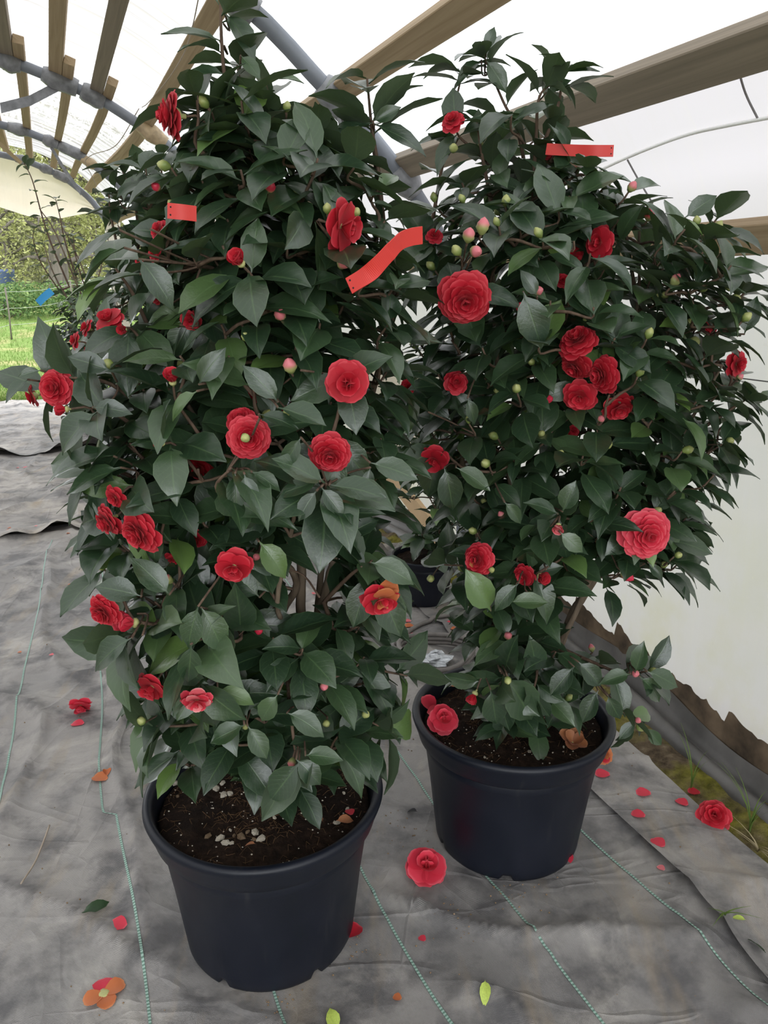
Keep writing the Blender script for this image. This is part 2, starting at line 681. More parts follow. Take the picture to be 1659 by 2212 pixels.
M_BUDR = mat_bud('red_bud', (0.32, 0.33, 0.14), (0.60, 0.03, 0.07), 0.35)
M_CALYX = mat_plain('calyx', (0.42, 0.42, 0.18), 0.6, 0.3)
M_BARK = mat_bark('bark', (0.085, 0.062, 0.042), (0.19, 0.145, 0.105))
M_TWIG = mat_bark('twig', (0.075, 0.048, 0.035), (0.15, 0.10, 0.07), 120)
M_POT = mat_pot('black_plastic')
M_SOIL = mat_soil('potting_soil')
M_MAT = mat_mat('ground_fabric', 0.22, 1.13)
M_MATF = mat_mat('ground_fabric_far', 0.45, 1.13)
M_THREAD = mat_thread('green_thread')
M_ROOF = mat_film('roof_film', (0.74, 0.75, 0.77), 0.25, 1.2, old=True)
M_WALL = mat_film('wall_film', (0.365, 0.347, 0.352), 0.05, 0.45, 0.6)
M_CREAM = mat_film('cream_film', (0.60, 0.53, 0.43), 0.05, 0.25)
M_WOOD = mat_wood('roof_timber', (0.30, 0.215, 0.125), (0.47, 0.36, 0.23))
M_WOODG = mat_wood('weathered_timber', (0.20, 0.165, 0.125), (0.32, 0.265, 0.20))
M_PIPE = mat_plain('grey_pipe', (0.17, 0.185, 0.215), 0.45, 0.5, 0.15, 9)
M_TAPE = mat_plain('grey_tape', (0.20, 0.205, 0.22), 0.4, 0.5, 0.35, 20)
M_TAPEB = mat_plain('brown_tape', (0.42, 0.32, 0.20), 0.5, 0.4, 0.3, 20)
M_MOSS = mat_moss('mossy_soil')
M_LAWN = mat_grass_ground('lawn')
M_SKIRT = mat_plain('grey_skirt_film', (0.105, 0.10, 0.095), 0.42, 0.5, 0.45, 6, 0.3)
M_TORN = mat_plain('torn_brown_film', (0.105, 0.075, 0.048), 0.7, 0.3, 0.6, 11, 0.5)
M_TAGR = mat_plain('red_tag_plastic', (0.56, 0.035, 0.028), 0.45, 0.4, 0.06, 5)
M_TAGB = mat_plain('blue_tag_plastic', (0.035, 0.30, 0.62), 0.45, 0.4, 0.06, 5)
M_BLACK = mat_plain('black_mark', (0.012, 0.012, 0.014), 0.6, 0.3)
M_STONE = mat_plain('perlite_stone', (0.62, 0.56, 0.46), 0.85, 0.2, 0.3, 120, 0.5)
M_STONED = mat_plain('brown_stone', (0.23, 0.16, 0.10), 0.9, 0.2, 0.4, 120, 0.5)
M_ROOT = mat_plain('root_fibre', (0.16, 0.095, 0.05), 0.9, 0.1, 0.4)
M_HOSE = mat_plain('grey_hose', (0.17, 0.155, 0.145), 0.5, 0.4, 0.2)
M_BLADE = mat_foliage('grass_blade', [(0.0, (0.08, 0.145, 0.025)), (0.6, (0.14, 0.22, 0.05)), (0.9, (0.22, 0.26, 0.10)), (1.0, (0.30, 0.26, 0.15))])
M_HEDGE = mat_foliage('hedge_leaf', [(0.0, (0.05, 0.10, 0.03)), (0.6, (0.10, 0.17, 0.05)), (1.0, (0.20, 0.27, 0.09))])
M_TREE = mat_foliage('spring_leaf', [(0.0, (0.16, 0.17, 0.06)), (0.6, (0.27, 0.28, 0.10)), (1.0, (0.42, 0.43, 0.20))], 0.35)
M_TREED = mat_foliage('dull_leaf', [(0.0, (0.09, 0.10, 0.05)), (0.6, (0.17, 0.17, 0.09)), (1.0, (0.28, 0.27, 0.15))], 0.3)
M_TRUNK = mat_bark('tree_bark', (0.07, 0.06, 0.05), (0.16, 0.14, 0.115), 8)
M_WIRE = mat_plain('wire', (0.12, 0.12, 0.12), 0.5, 0.4)
M_FENCEW = mat_plain('fence_wire', (0.30, 0.31, 0.28), 0.5, 0.4)
M_CORD = mat_plain('cord', (0.36, 0.30, 0.24), 0.8, 0.2)
M_BLUEBOX = mat_plain('blue_plastic', (0.08, 0.11, 0.22), 0.5, 0.4)
M_CARD = mat_plain('cardboard', (0.52, 0.37, 0.22), 0.8, 0.2, 0.1, 6)
M_CREAMS = mat_plain('cream_sheet', (0.68, 0.62, 0.50), 0.6, 0.3, 0.1, 4)
M_FOLD = mat_plain('white_film_fold', (0.88, 0.88, 0.86), 0.5, 0.4, 0.05, 9)
M_CLEAR = mat_plain('clear_plastic_bag', (0.55, 0.58, 0.62), 0.15, 0.8, 0.5, 30)

# ------------------------------------------------------------------ pots: where they stand
POT_A = Vector((-0.237, 1.294, 0))
POT_B = Vector((0.301, 1.576, 0))
POT_C = Vector((-0.560, 2.240, 0))
POT_D = Vector((-2.309, 6.467, 0.016))
POT_E = Vector((0.17, 3.02, 0.008))
POTS = [POT_A, POT_B, POT_C, POT_D, POT_E]

# ------------------------------------------------------------------ floor and ground fabric
def mat_h(n, s):
    """height of the wrinkled ground fabric in tunnel coordinates"""
    n = np.asarray(n, float)
    s = np.asarray(s, float)
    wn_ = n + 0.25 * fbm(n * 1.5, s * 1.5, 31, 3)
    ws_ = s + 0.35 * fbm(n * 1.3 + 9, s * 1.3, 32, 3)
    a = fbm(n * 3.0, s * 2.2, 1, 4) * 0.016
    r1 = 1 - np.abs(2 * vnoise(wn_ * 5.5, ws_ * 1.3, 3) - 1)
    r2 = 1 - np.abs(2 * vnoise(wn_ * 2.0 + ws_ * 2.2, ws_ * 1.6 - wn_, 5) - 1)
    r3 = 1 - np.abs(2 * vnoise(wn_ * 9.0, ws_ * 4.0, 8) - 1)
    h = a + 0.024 * r1 ** 9 + 0.022 * r2 ** 12 + 0.006 * r3 ** 5
    x = n * NV.x + s * UV_.x
    y = n * NV.y + s * UV_.y
    k = np.ones_like(h)
    for p in POTS:
        d = np.sqrt((x - p.x) ** 2 + (y - p.y) ** 2)
        k = np.minimum(k, np.clip((d - 0.175) / 0.14, 0, 1))
    return 0.002 + h * (0.10 + 0.90 * k)


def pot_free(n, s, r0=0.19, r1=0.36):
    """0 where a pot presses the fabric down, 1 away from it"""
    x = n * NV.x + s * UV_.x
    y = n * NV.y + s * UV_.y
    k = np.ones_like(np.asarray(x, float))
    for p in POTS:
        k = np.minimum(k, np.clip((np.sqrt((x - p.x) ** 2 + (y - p.y) ** 2) - r0) / (r1 - r0), 0, 1))
    return k


def gz(x, y, extra=0.0):
    n, s = to_tun(x, y)
    return float(mat_h(n, s)) + extra


def lap_edge(s):
    return 1.056 + 0.085 * s


def mat_edge(s):
    return 1.29 + 0.083 * s


def base_n(s):
    """inner foot of the right wall"""
    if s < 2.4:
        return 1.435 + 0.115 * s
    if s < 6:
        return 1.711 - 0.06 * (s - 2.4)
    return 1.495 - 0.24 * (s - 6)


def sheet(name, mat, s0, s1, nfa, nfb, ds, dn_count, hfun, label, s_jit=None):
    ns = int((s1 - s0) / ds) + 1
    S = np.linspace(0, 1, ns)
    T = np.linspace(0, 1, dn_count)
    SS, TT = np.meshgrid(S, T, indexing='ij')
    s_lin = s0 + (s1 - s0) * SS
    na = np.vectorize(nfa)(s_lin)
    nb = np.vectorize(nfb)(s_lin)
    N = na + (nb - na) * TT
    Sg = s_lin
    if s_jit is not None:
        Sg = s_lin + s_jit(N) * (1 - SS)
    Hh = hfun(N, Sg, SS, TT)
    X = N * NV.x + Sg * UV_.x
    Y = N * NV.y + Sg * UV_.y
    V = np.stack([X.ravel(), Y.ravel(), Hh.ravel()], 1)
    o = obj(name, mesh_data(name, V, grid_faces(ns, dn_count), mat))
    tag(o, label, 'ground sheet')
    return o


# bare soil under everything
b = MB()
pts = [tun(n, s, -0.03) for s in (-4, 9.75) for n in (-3.6, 1.9)]
b.add(pts, [(0, 1, 3, 2)])
floor = b.build('floor', M_MOSS, smooth=False)
tag(floor, kind='structure')

# mossy strip of soil between the fabric and the wall
S_ = np.linspace(0.2, 5.9, 330)
T_ = np.linspace(0, 1, 34)
SS, TT = np.meshgrid(S_, T_, indexing='ij')
na = np.vectorize(lambda s: mat_edge(min(s, 3.0)) - 0.16)(SS)
nb = np.vectorize(lambda s: base_n(s) + 0.0)(SS)
N = na + (nb - na) * TT
Hh = -0.006 + 0.05 * fbm(N * 9, SS * 9, 41, 5) * np.clip((TT - 0.42) * 3.0, 0.0, 1) - 0.014
V = np.stack([(N * NV.x + SS * UV_.x).ravel(), (N * NV.y + SS * UV_.y).ravel(), Hh.ravel()], 1)
moss = obj('moss_strip', mesh_data('moss_strip', V, grid_faces(330, 34), M_MOSS))
tag(moss, 'yellow green mossy soil strip along the foot of the film wall', 'moss', kind='stuff')

mat_main = sheet('weed_mat', M_MAT, 0.45, 4.45, lambda s: -2.3, lambda s: lap_edge(min(s, 3.2)) + 0.10, 0.014, 240,
                 lambda N, S, a, t: mat_h(N, S), 'grey woven ground fabric with green threads under the potted camellias')


def lap_h(N, S, a, t):
    edge = np.exp(-(t / 0.10) ** 2) * (0.006 + 0.014 * vnoise(S * 3.2, S * 0 + 2, 51))
    hh = mat_h(N, S) * np.clip(1.5 - t * 0.9, 0, 1) + 0.007 + edge * pot_free(N, S)
    return hh + 0.004 * vnoise(N * 8, S * 5, 52) * pot_free(N, S)


mat_side = sheet('weed_mat', M_MAT, 0.45, 3.4, lambda s: lap_edge(s) + 0.010 * math.sin(s * 7.0), mat_edge, 0.016, 26, lap_h,
                 'narrow grey fabric strip lapped over the main sheet beside the moss')


def far_h(seed, lift, base, curls=()):
    def f(N, S, a, t):
        rows = (S.max() - S.min()) * a
        bump = np.clip(vnoise(N * 3.6, N * 0 + 1, seed) - 0.36, 0, 1) * lift
        for (cn, cw, ch) in curls:
            bump = bump + ch * np.exp(-((N - cn) / cw) ** 2)
        return mat_h(N, S) + base + np.exp(-(rows / 0.16) ** 2) * bump * pot_free(N, S)
    return f


mat_far1 = sheet('weed_mat', M_MATF, 4.22, 6.75, lambda s: -2.9, lambda s: 1.28, 0.02, 150, far_h(61, 0.16, 0.008, ((-0.30, 0.06, 0.03), (-0.10, 0.07, 0.055), (0.16, 0.09, 0.03))),
                 'dusty ground fabric sheet with a curled lifted edge in the middle of the tunnel',
                 lambda N: 0.05 * (vnoise(N * 1.5, N * 0, 71) - 0.3))
mat_far2 = sheet('weed_mat', M_MATF, 6.45, 9.68, lambda s: -3.2, lambda s: 1.10, 0.03, 120, far_h(62, 0.14, 0.016, ((-0.50, 0.09, 0.06), (-0.05, 0.12, 0.03), (0.25, 0.15, 0.04))),
                 'dusty ground fabric sheet reaching the open end by the lawn',
                 lambda N: 0.06 * (vnoise(N * 1.2, N * 0, 72) - 0.3))

# green marker threads woven into the main sheet
for base in (1.064, 0.775, 0.520, 0.254, 0.004, -0.262, -0.525, -0.79):
    V, F, U = [], [], []
    ss = np.linspace(0.47, 4.16, 190)
    for i, s in enumerate(ss):
        n = base + max(0, s - 2.0) * 0.062 + 0.006 * math.sin(s * 6 + base * 20) + 0.009 * (float(vnoise(s * 2.2, base * 9, 81)) - 0.5)
        if base == 0.004:
            n += 0.03 * smooth01((1.78 - s) / 0.012) - 0.018
        w = 0.0026
        for k in (-1, 1):
            nn = n + k * w
            p = tun(nn, s)
            V.append((p.x, p.y, float(mat_h(nn, s)) + 0.0016))
            U.append(((k + 1) / 2, s))
    for i in range(len(ss) - 1):
        F.append((2 * i, 2 * i + 1, 2 * i + 3, 2 * i + 2))
    obj('marker_thread', mesh_data('marker_thread', V, F, M_THREAD, uv=U), mat_main)

# ------------------------------------------------------------------ the tunnel: film, timbers, hoops
PROFILE = [(1.60, 0.0), (1.61, 0.5), (1.60, 1.0), (1.565, 1.38), (1.45, 1.61), (1.30, 1.78), (1.16, 1.916), (1.02, 2.03), (0.82, 2.20),
           (0.60, 2.34), (0.40, 2.445), (0.10, 2.55), (-0.10, 2.60), (-0.50, 2.66), (-0.90, 2.68)]
PROFILE = PROFILE + [(-1.8 - n, h) for n, h in PROFILE[-2::-1]]


def shift_end(s, n, h):
    """the tunnel narrows towards its far right end"""
    if n < -0.9:
        return n
    k = smooth01((s - 5.6) / 3.7) * 0.40
    w = min(1.0, max(0.0, (2.62 - h) / 0.75))
    wall = (base_n(min(s, 6.0)) - 1.60) * max(0.0, 1 - h / 1.3)
    return n - k * w + wall * (1 if s < 6 else 1)


def prof_spline(off, per=5):
    P = [Vector((n, h, 0)) for n, h in PROFILE]
    Q = spline(P, per)
    out = []
    for i, q in enumerate(Q):
        t = (Q[min(i + 1, len(Q) - 1)] - Q[max(i - 1, 0)]).normalized()
        nrm = Vector((t.y, -t.x, 0))           # outwards
        out.append((q.x + nrm.x * off, max(0.0, q.y + nrm.y * off)))
    return out


FILM = prof_spline(0.055)
HOOP_S = (0.35, 2.9, 5.4, 7.55, 9.25)


def film_part(name, mat, i0, i1, s0, s1, nsteps, seed):
    prof = FILM[i0:i1 + 1]
    V, U = [], []
    for a in range(nsteps):
        s = s0 + (s1 - s0) * a / (nsteps - 1)
        sag = 0.0
        hs = [-2.3] + list(HOOP_S)
        for k in range(len(hs) - 1):
            if hs[k] <= s <= hs[k + 1]:
                sag = math.sin(math.pi * (s - hs[k]) / (hs[k + 1] - hs[k]))
        run = 0.0
        for j, (n, h) in enumerate(prof):
            nn = shift_end(s, n, h)
            wob = (float(vnoise(s * 2.1, j * 0.35, seed)) - 0.5) * 0.02 * (1 if h > 0.05 else 0)
            hh = h - 0.018 * sag * (1 if h > 1.6 else 0) + wob * 0.5
            nn = nn + wob * (0.6 if h < 1.7 else 0.1)
            p = tun(nn, s, hh)
            V.append(p)
            if j:
                run += math.hypot(prof[j][0] - prof[j - 1][0], prof[j][1] - prof[j - 1][1])
            U.append((s, run))
    return obj(name, mesh_data(name, V, grid_faces(nsteps, len(prof)), mat, uv=U))


I_RAIL = 24
N_F = len(FILM)
ceiling = tag(film_part('ceiling', M_ROOF, I_RAIL, N_F - 1 - I_RAIL, -2.3, 9.3, 120, 5), kind='structure')
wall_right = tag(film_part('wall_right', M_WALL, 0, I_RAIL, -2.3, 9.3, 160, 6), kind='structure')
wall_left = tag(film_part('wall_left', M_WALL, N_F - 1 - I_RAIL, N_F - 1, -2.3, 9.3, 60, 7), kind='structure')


def beam(mat, n, h, s0, s1, wide=0.072, thick=0.045, ang=None, parent=ceiling, shift=0.0):
    """timber lying flat against the film, along the tunnel"""
    if ang is None:
        best = min(range(1, N_F - 1), key=lambda i: (FILM[i][0] - n) ** 2 + (FILM[i][1] - h) ** 2)
        t = Vector((FILM[best + 1][0] - FILM[best - 1][0], FILM[best + 1][1] - FILM[best - 1][1], 0)).normalized()
    else:
        t = Vector((math.cos(ang), math.sin(ang), 0))
    nr = Vector((t.y, -t.x, 0))
    V, U = [], []
    steps = max(2, int((s1 - s0) / 0.8))
    wv = NV * t.x + Vector((0, 0, t.y))
    tv = NV * nr.x + Vector((0, 0, nr.y))
    sec = [(-1, -1), (1, -1), (1, 1), (-1, 1)]
    for i in range(steps + 1):
        s = s0 + (s1 - s0) * i / steps
        nn = shift_end(s, n, h)
        c = tun(nn, s, h) + wv * shift
        for k, (a, b_) in enumerate(sec):
            V.append(c + wv * (a * wide / 2) + tv * (b_ * thick / 2))
            U.append((k * 0.3, s))
    F = []
    for i in range(steps):
        for k in range(4):
            k2 = (k + 1) % 4
            F.append((i * 4 + k, i * 4 + k2, (i + 1) * 4 + k2, (i + 1) * 4 + k))
    F += [(3, 2, 1, 0), tuple(steps * 4 + k for k in range(4))]
    o = obj('roof_timber', mesh_data('roof_timber', V, F, mat, uv=U, smooth=False), parent)
    m = o.modifiers.new('bevel', 'BEVEL')
    m.width = 0.003
    m.segments = 1
    return o


BEAMS = [(1.310, 1.738), (1.060, 1.978), (0.690, 2.285), (0.405, 2.435), (0.185, 2.515), (-0.068, 2.585), (-0.30, 2.625),
         (-0.62, 2.66), (-1.05, 2.67), (-1.6, 2.63), (-2.2, 2.50), (-2.85, 2.04)]
beam(M_WOOD, 1.545, 1.405, -1.5, 6.0, 0.074, 0.05, math.radians(116), wall_right)
for k, (n, h) in enumerate(BEAMS):
    near = M_WOODG if k in (0, 4) else M_WOOD
    if k in (0, 1, 2):
        beam(near, n, h, -1.5, 9.2, 0.088 if k == 0 else 0.080, 0.050)
    else:
        beam(M_WOODG if k % 2 else M_WOOD, n, h, -1.5, 5.75, 0.074, 0.045)
        beam(M_WOOD, n, h, 5.05, 9.2, 0.058, 0.045, shift=-0.068)
# short leaning strut near the far hoop
b = MB()
b.tube([tun(-0.55, 6.6, 2.60), tun(-0.12, 9.1, 2.50)], 0.025, 4)
b.build('roof_timber', M_WOOD, ceiling, smooth=False)

HOOP_PROF = prof_spline(-0.05)
for s in HOOP_S:
    b = MB()
    path = []
    for n, h in HOOP_PROF[::2]:
        path.append(tun(shift_end(s, n, h), s, h))
    b.tube(path, 0.031, 10)
    b.build('hoop_pipe', M_PIPE, ceiling)

# tape lashings where hoops meet timbers
def lashing(mat, n, s, r=0.060, ln=0.10, tail=None):
    best = min(HOOP_PROF, key=lambda q: (q[0] - n) ** 2)
    cand = [q for q in HOOP_PROF if q[1] > 1.3 and q[0] > -0.95]
    best = min(cand, key=lambda q: abs(q[0] - n))
    i = HOOP_PROF.index(best)
    a = Vector((HOOP_PROF[i - 1][0], HOOP_PROF[i - 1][1], 0))
    c = Vector((HOOP_PROF[i + 1][0], HOOP_PROF[i + 1][1], 0))
    t = (c - a).normalized()
    d = NV * t.x + Vector((0, 0, t.y))
    c0 = tun(shift_end(s, best[0], best[1]), s, best[1])
    bb = MB()
    P, R = [], []
    for k in range(9):
        u = k / 8 - 0.5
        P.append(c0 + d * (u * ln))
        R.append(r * (0.62 + 0.34 * math.cos(u * 2.6) + 0.06 * math.sin(k * 5.1 + n * 9)))
    bb.tube(P, R, 9)
    if tail:
        q0 = c0 + d * 0.01 + Vector((0, 0, -0.03))
        q1 = q0 + Vector(tail)
        side = Vector((0, 0, 0.028))
        mid = q0.lerp(q1, 0.5) + Vector((0, 0, -0.02))
        bb.add([q0 - side, q0 + side, mid - side, mid + side, q1 - side, q1 + side], [(0, 1, 3, 2), (2, 3, 5, 4)])
    bb.build('tape_lashing', mat, ceiling)


lashing(M_TAPE, 0.69, 2.9, 0.062, 0.12)
lashing(M_TAPE, 1.06, 2.9, 0.058, 0.16, (0.05, -0.08, -0.16))
lashing(M_TAPE, 1.31, 2.9, 0.055, 0.12)
lashing(M_TAPEB, 0.69, 5.4, 0.055, 0.20)
lashing(M_TAPE, 0.40, 5.4, 0.062, 0.14)
lashing(M_TAPE, 0.185, 5.4, 0.062, 0.20, (-0.34, -0.05, -0.13))
lashing(M_TAPE, -0.068, 5.4, 0.062, 0.12)
lashing(M_TAPE, 0.40, 7.55, 0.052, 0.22)
lashing(M_TAPE, 0.185, 7.55, 0.052, 0.12, (0.18, 0.1, -0.36))
lashing(M_TAPE, -0.068, 7.55, 0.052, 0.16)
lashing(M_TAPEB, 0.52, 7.55, 0.045, 0.14)
lashing(M_TAPE, 0.185, 9.25, 0.05, 0.12)
lashing(M_TAPE, 0.40, 9.25, 0.05, 0.16)
lashing(M_TAPE, -0.068, 9.25, 0.05, 0.12)

# raised folds in the side film
for pts_ in ([(1262, 385), (1330, 352), (1410, 318), (1490, 290), (1570, 272), (1659, 255), (1760, 236)],
             [(1355, 345), (1380, 390), (1410, 440)], [(1590, 130), (1610, 200), (1640, 262)]):
    V3 = []
    for q in pts_:
        d = ray(*q)
        lo = (1.552, 1.46)
        hi = (1.37, 1.76)
        best_t, best_e = None, 9
        for k in range(400):
            t_ = 0.8 + k * 0.008
            p = Vector((0, 0, CAM_H)) + d * t_
            n, s = to_tun(p.x, p.y)
            f_ = min(FILM[8:40], key=lambda fq: abs(fq[1] - p.z))
            e = abs(f_[0] - 0.03 - n)
            if e < best_e:
                best_t, best_e = t_, e
        V3.append(Vector((0, 0, CAM_H)) + d * best_t)
    b = MB()
    P = spline(V3, 6)
    b.tube(P, 0.0042 if len(pts_) > 4 else 0.0025, 5)
    b.build('film_fold', M_FOLD if len(pts_) > 4 else M_WALL, wall_right)

# horizontal wire along the wall
b = MB()
b.tube([tun(1.53, s, 1.08 + 0.004 * math.sin(s * 3)) for s in np.linspace(0.3, 6, 24)], 0.0017, 5)
b.build('training_wire', M_WIRE, wall_right)

# folded grey skirt at the foot of the wall and the torn brown film above it
V, F = [], []
prof = [(-0.078, -0.02), (-0.080, 0.004), (-0.072, 0.026), (-0.056, 0.036), (-0.040, 0.030), (-0.030, 0.012), (-0.024, 0.003), (-0.016, 0.010),
        (-0.008, 0.045), (0.0, 0.085)]
ss = np.linspace(0.1, 5.5, 130)
for s in ss:
    w1 = float(vnoise(s * 2.3, 1.0, 91)) - 0.5
    for j, (dn, h) in enumerate(prof):
        V.append(tun(base_n(s) + 0.012 + dn * (1 + 0.25 * w1) + 0.010 * w1, s, h * (1 + 0.7 * w1)))
trim = obj('trim_1', mesh_data('trim_1', V, grid_faces(len(ss), len(prof)), M_SKIRT))
tag(trim, kind='structure')
V, F = [], []
ss = np.linspace(0.3, 5.0, 420)
for i, s in enumerate(ss):
    saw = (s * 4.1 + 1.6 * float(vnoise(s * 3.1, 2, 98))) % 1.0
    top = 0.070 + 0.085 * float(fbm(s * 5.5, 3.3, 95, 4)) + 0.060 * saw ** 1.5 * float(vnoise(s * 2.6, 7, 96)) + 0.012 * float(vnoise(s * 60, 1, 99))
    nb_ = base_n(s)
    for k in range(4):
        u = k / 3
        V.append(tun(nb_ + 0.012 + 0.010 * u + 0.012 * math.sin(s * 30) * u * (1 - u), s, 0.04 + (top - 0.04) * u))
torn = obj('torn_film', mesh_data('torn_film', V, grid_faces(len(ss), 4), M_TORN), wall_right)

# cream film curtain rolled up over the open end
CURT_S = 9.32
bot = [sec_at(x, y, CURT_S) for x, y in ((-160, 385), (0, 449), (60, 468), (130, 473), (190, 461), (236, 447))]
bot = sorted(bot)
V, U = [], []
NC = 90
n_lo, n_hi = bot[0][0] - 0.9, bot[-1][0]
top_line = [(n, h) for n, h in HOOP_PROF if h > 1.5]
for i in range(NC):
    n = n_lo + (n_hi - n_lo) * i / (NC - 1)
    hb = np.interp(n, [q[0] for q in bot], [q[1] for q in bot])
    if n < bot[0][0]:
        hb = bot[0][1] + (bot[0][0] - n) * 0.15
    tops = sorted((shift_end(CURT_S, q[0], q[1]), q[1]) for q in top_line if q[0] > -2.9)
    ht = float(np.interp(n, [q[0] for q in tops], [q[1] for q in tops]))
    ht = max(ht, hb + 0.004)
    for j in range(16):
        v = j / 15
        bulge = -0.13 * math.sin(v * math.pi * 0.85) * smooth01((ht - hb) / 0.4)
        fold = 0.05 * (float(fbm(n * 2.0 + v * 1.1, v * 6.0, 97, 3)) - 0.5)
        V.append(tun(n, CURT_S - 0.02 + bulge + fold, ht + (hb - ht) * v))
        U.append((n, v))
curt = obj('film_curtain', mesh_data('film_curtain', V, grid_faces(NC, 16), M_CREAM, uv=U))
tag(curt, 'cream plastic film curtain gathered up over the open tunnel end', 'curtain')

# wrapped post at the open end
n1, _ = sec_at(236, 560, 9.25)
n2, _ = sec_at(266, 560, 9.25)
b = MB()
V = []
for k in range(12):
    h = 2.05 * k / 11
    wv = 0.015 * math.sin(k * 1.7)
    for (n, ds) in ((n1 + wv, 0), (n2 + 0.01 + wv, 0.0), (n2 + 0.01 + wv, 0.07), (n1 + wv, 0.07)):
        V.append(tun(n, 9.20 + ds, h))
F = []
for k in range(11):
    for j in range(4):
        j2 = (j + 1) % 4
        F.append((k * 4 + j, k * 4 + j2, k * 4 + 4 + j2, k * 4 + 4 + j))
F += [(3, 2, 1, 0), (44, 45, 46, 47)]
post = obj('trim_2', mesh_data('trim_2', V, F, mat_plain('white_wrapped_post', (0.72, 0.69, 0.58), 0.6, 0.3, 0.12, 3), smooth=False))
tag(post, kind='structure')

# loose cord hanging under the roof
cord_px = [(430, -10), (415, 60), (395, 120), (360, 175), (320, 222), (306, 232)]
b = MB()
b.tube(spline([at_y(x, y, (2.8, 3.1, 3.55, 4.1, 4.85, 5.15)[i]) for i, (x, y) in enumerate(cord_px)], 6), 0.0022, 5)
o = b.build('hanging_cord', M_CORD)
tag(o, 'thin brown cord hanging slack under the roof timbers', 'cord')
cord_px = [(300, 235), (262, 300), (238, 322), (200, 334), (184, 350), (196, 375), (208, 400)]
b = MB()
b.tube(spline([at_y(x, y, (5.12, 5.6, 5.9, 6.5, 6.8, 7.0, 7.2)[i]) for i, (x, y) in enumerate(cord_px)], 6), 0.003, 5)
o = b.build('hanging_cord', M_CORD)
tag(o, 'looped brown cord dangling beside the far hoop pipes', 'cord')

# ------------------------------------------------------------------ outdoors beyond the open end and beside the tunnel
def land_h(x, y):
    d = max(0.0, y - 10.5)
    return -0.04 + 0.86 * smooth01(d / 15.0)


V = []
xs = np.linspace(-40, 40, 61)
ys = np.linspace(-12, 72, 85)
for x in xs:
    for y in ys:
        n, s = to_tun(x, y)
        V.append((x, y, land_h(x, y) - (0.05 if s < 9.6 and -3.5 < n < 1.6 else 0.0)))
ground = obj('ground', mesh_data('ground', V, grid_faces(61, 85), M_LAWN))
tag(ground, kind='structure')

# grass blades of the lawn that is in view
rg = random.Random(3)
V, F = [], []
for k in range(15000):
    y = 9.2 + 15 * rg.random() ** 1.6
    px_ = rg.uniform(-60, 330)
    x = (px_ - 829.5) / FPX * (y * CP + 0.4)
    n, s = to_tun(x, y)
    if s < 9.68:
        continue
    z = land_h(x, y)
    hgt = rg.uniform(0.03, 0.085) * (1.6 if rg.random() < 0.06 else 1)
    a = rg.uniform(0, 6.28)
    w = rg.uniform(0.004, 0.008)
    lx, ly = rg.uniform(-0.03, 0.03), rg.uniform(-0.03, 0.03)
    i = len(V)
    V += [(x - w * math.cos(a), y - w * math.sin(a), z), (x + w * math.cos(a), y + w * math.sin(a), z), (x + lx, y + ly, z + hgt)]
    F.append((i, i + 1, i + 2))
o = obj('lawn_grass', mesh_data('lawn_grass', V, F, M_BLADE, smooth=False))
tag(o, 'bright green lawn grass outside the open tunnel end', 'grass', kind='stuff')


def leaf_cloud(rg, centres, count, size):
    V, F = [], []
    for _ in range(count):
        c, r = rg.choice(centres)
        while True:
            q = Vector((rg.uniform(-1, 1), rg.uniform(-1, 1), rg.uniform(-1, 1)))
            if q.length < 1:
                break
        q = q.normalized() * q.length ** 0.4
        p = Vector(c) + Vector((q.x * r[0], q.y * r[1], q.z * r[2]))
        a = Vector((rg.gauss(0, 1), rg.gauss(0, 1), rg.gauss(0, 0.7))).normalized()
        b_ = a.orthogonal().normalized()
        s = size * rg.uniform(0.6, 1.4)
        i = len(V)
        V += [tuple(p - a * s), tuple(p + b_ * s * 0.45), tuple(p + a * s), tuple(p - b_ * s * 0.45)]
        F.append((i, i + 1, i + 2, i + 3))
    return V, F


def bush(name, label, x, y, w, d, h, mat, count, size, seed, cat='bush'):
    rg = random.Random(seed)
    z = land_h(x, y)
    root = empty(name, (x, y, z))
    tag(root, label, cat, 'hedge bushes beyond the fence')
    cs = [((rg.uniform(-0.6, 0.6) * w, rg.uniform(-0.6, 0.6) * d, h * rg.uniform(0.25, 0.62)),
           (w * 0.5, d * 0.5, h * 0.38)) for _ in range(7)]
    V, F = leaf_cloud(rg, cs, count, size)
    f = obj('foliage', mesh_data('foliage', V, F, mat, smooth=False), root)
    f['kind'] = 'stuff'
    b = MB()
    for k in range(6):
        c = cs[k][0]
        b.tube(spline([(c[0] * 0.15, c[1] * 0.15, -0.03), (c[0] * 0.5, c[1] * 0.5, c[2] * 0.6), c], 3), [0.03] * 7 if False else 0.02, 5)
    b.build('stem', M_TRUNK, root)
    return root


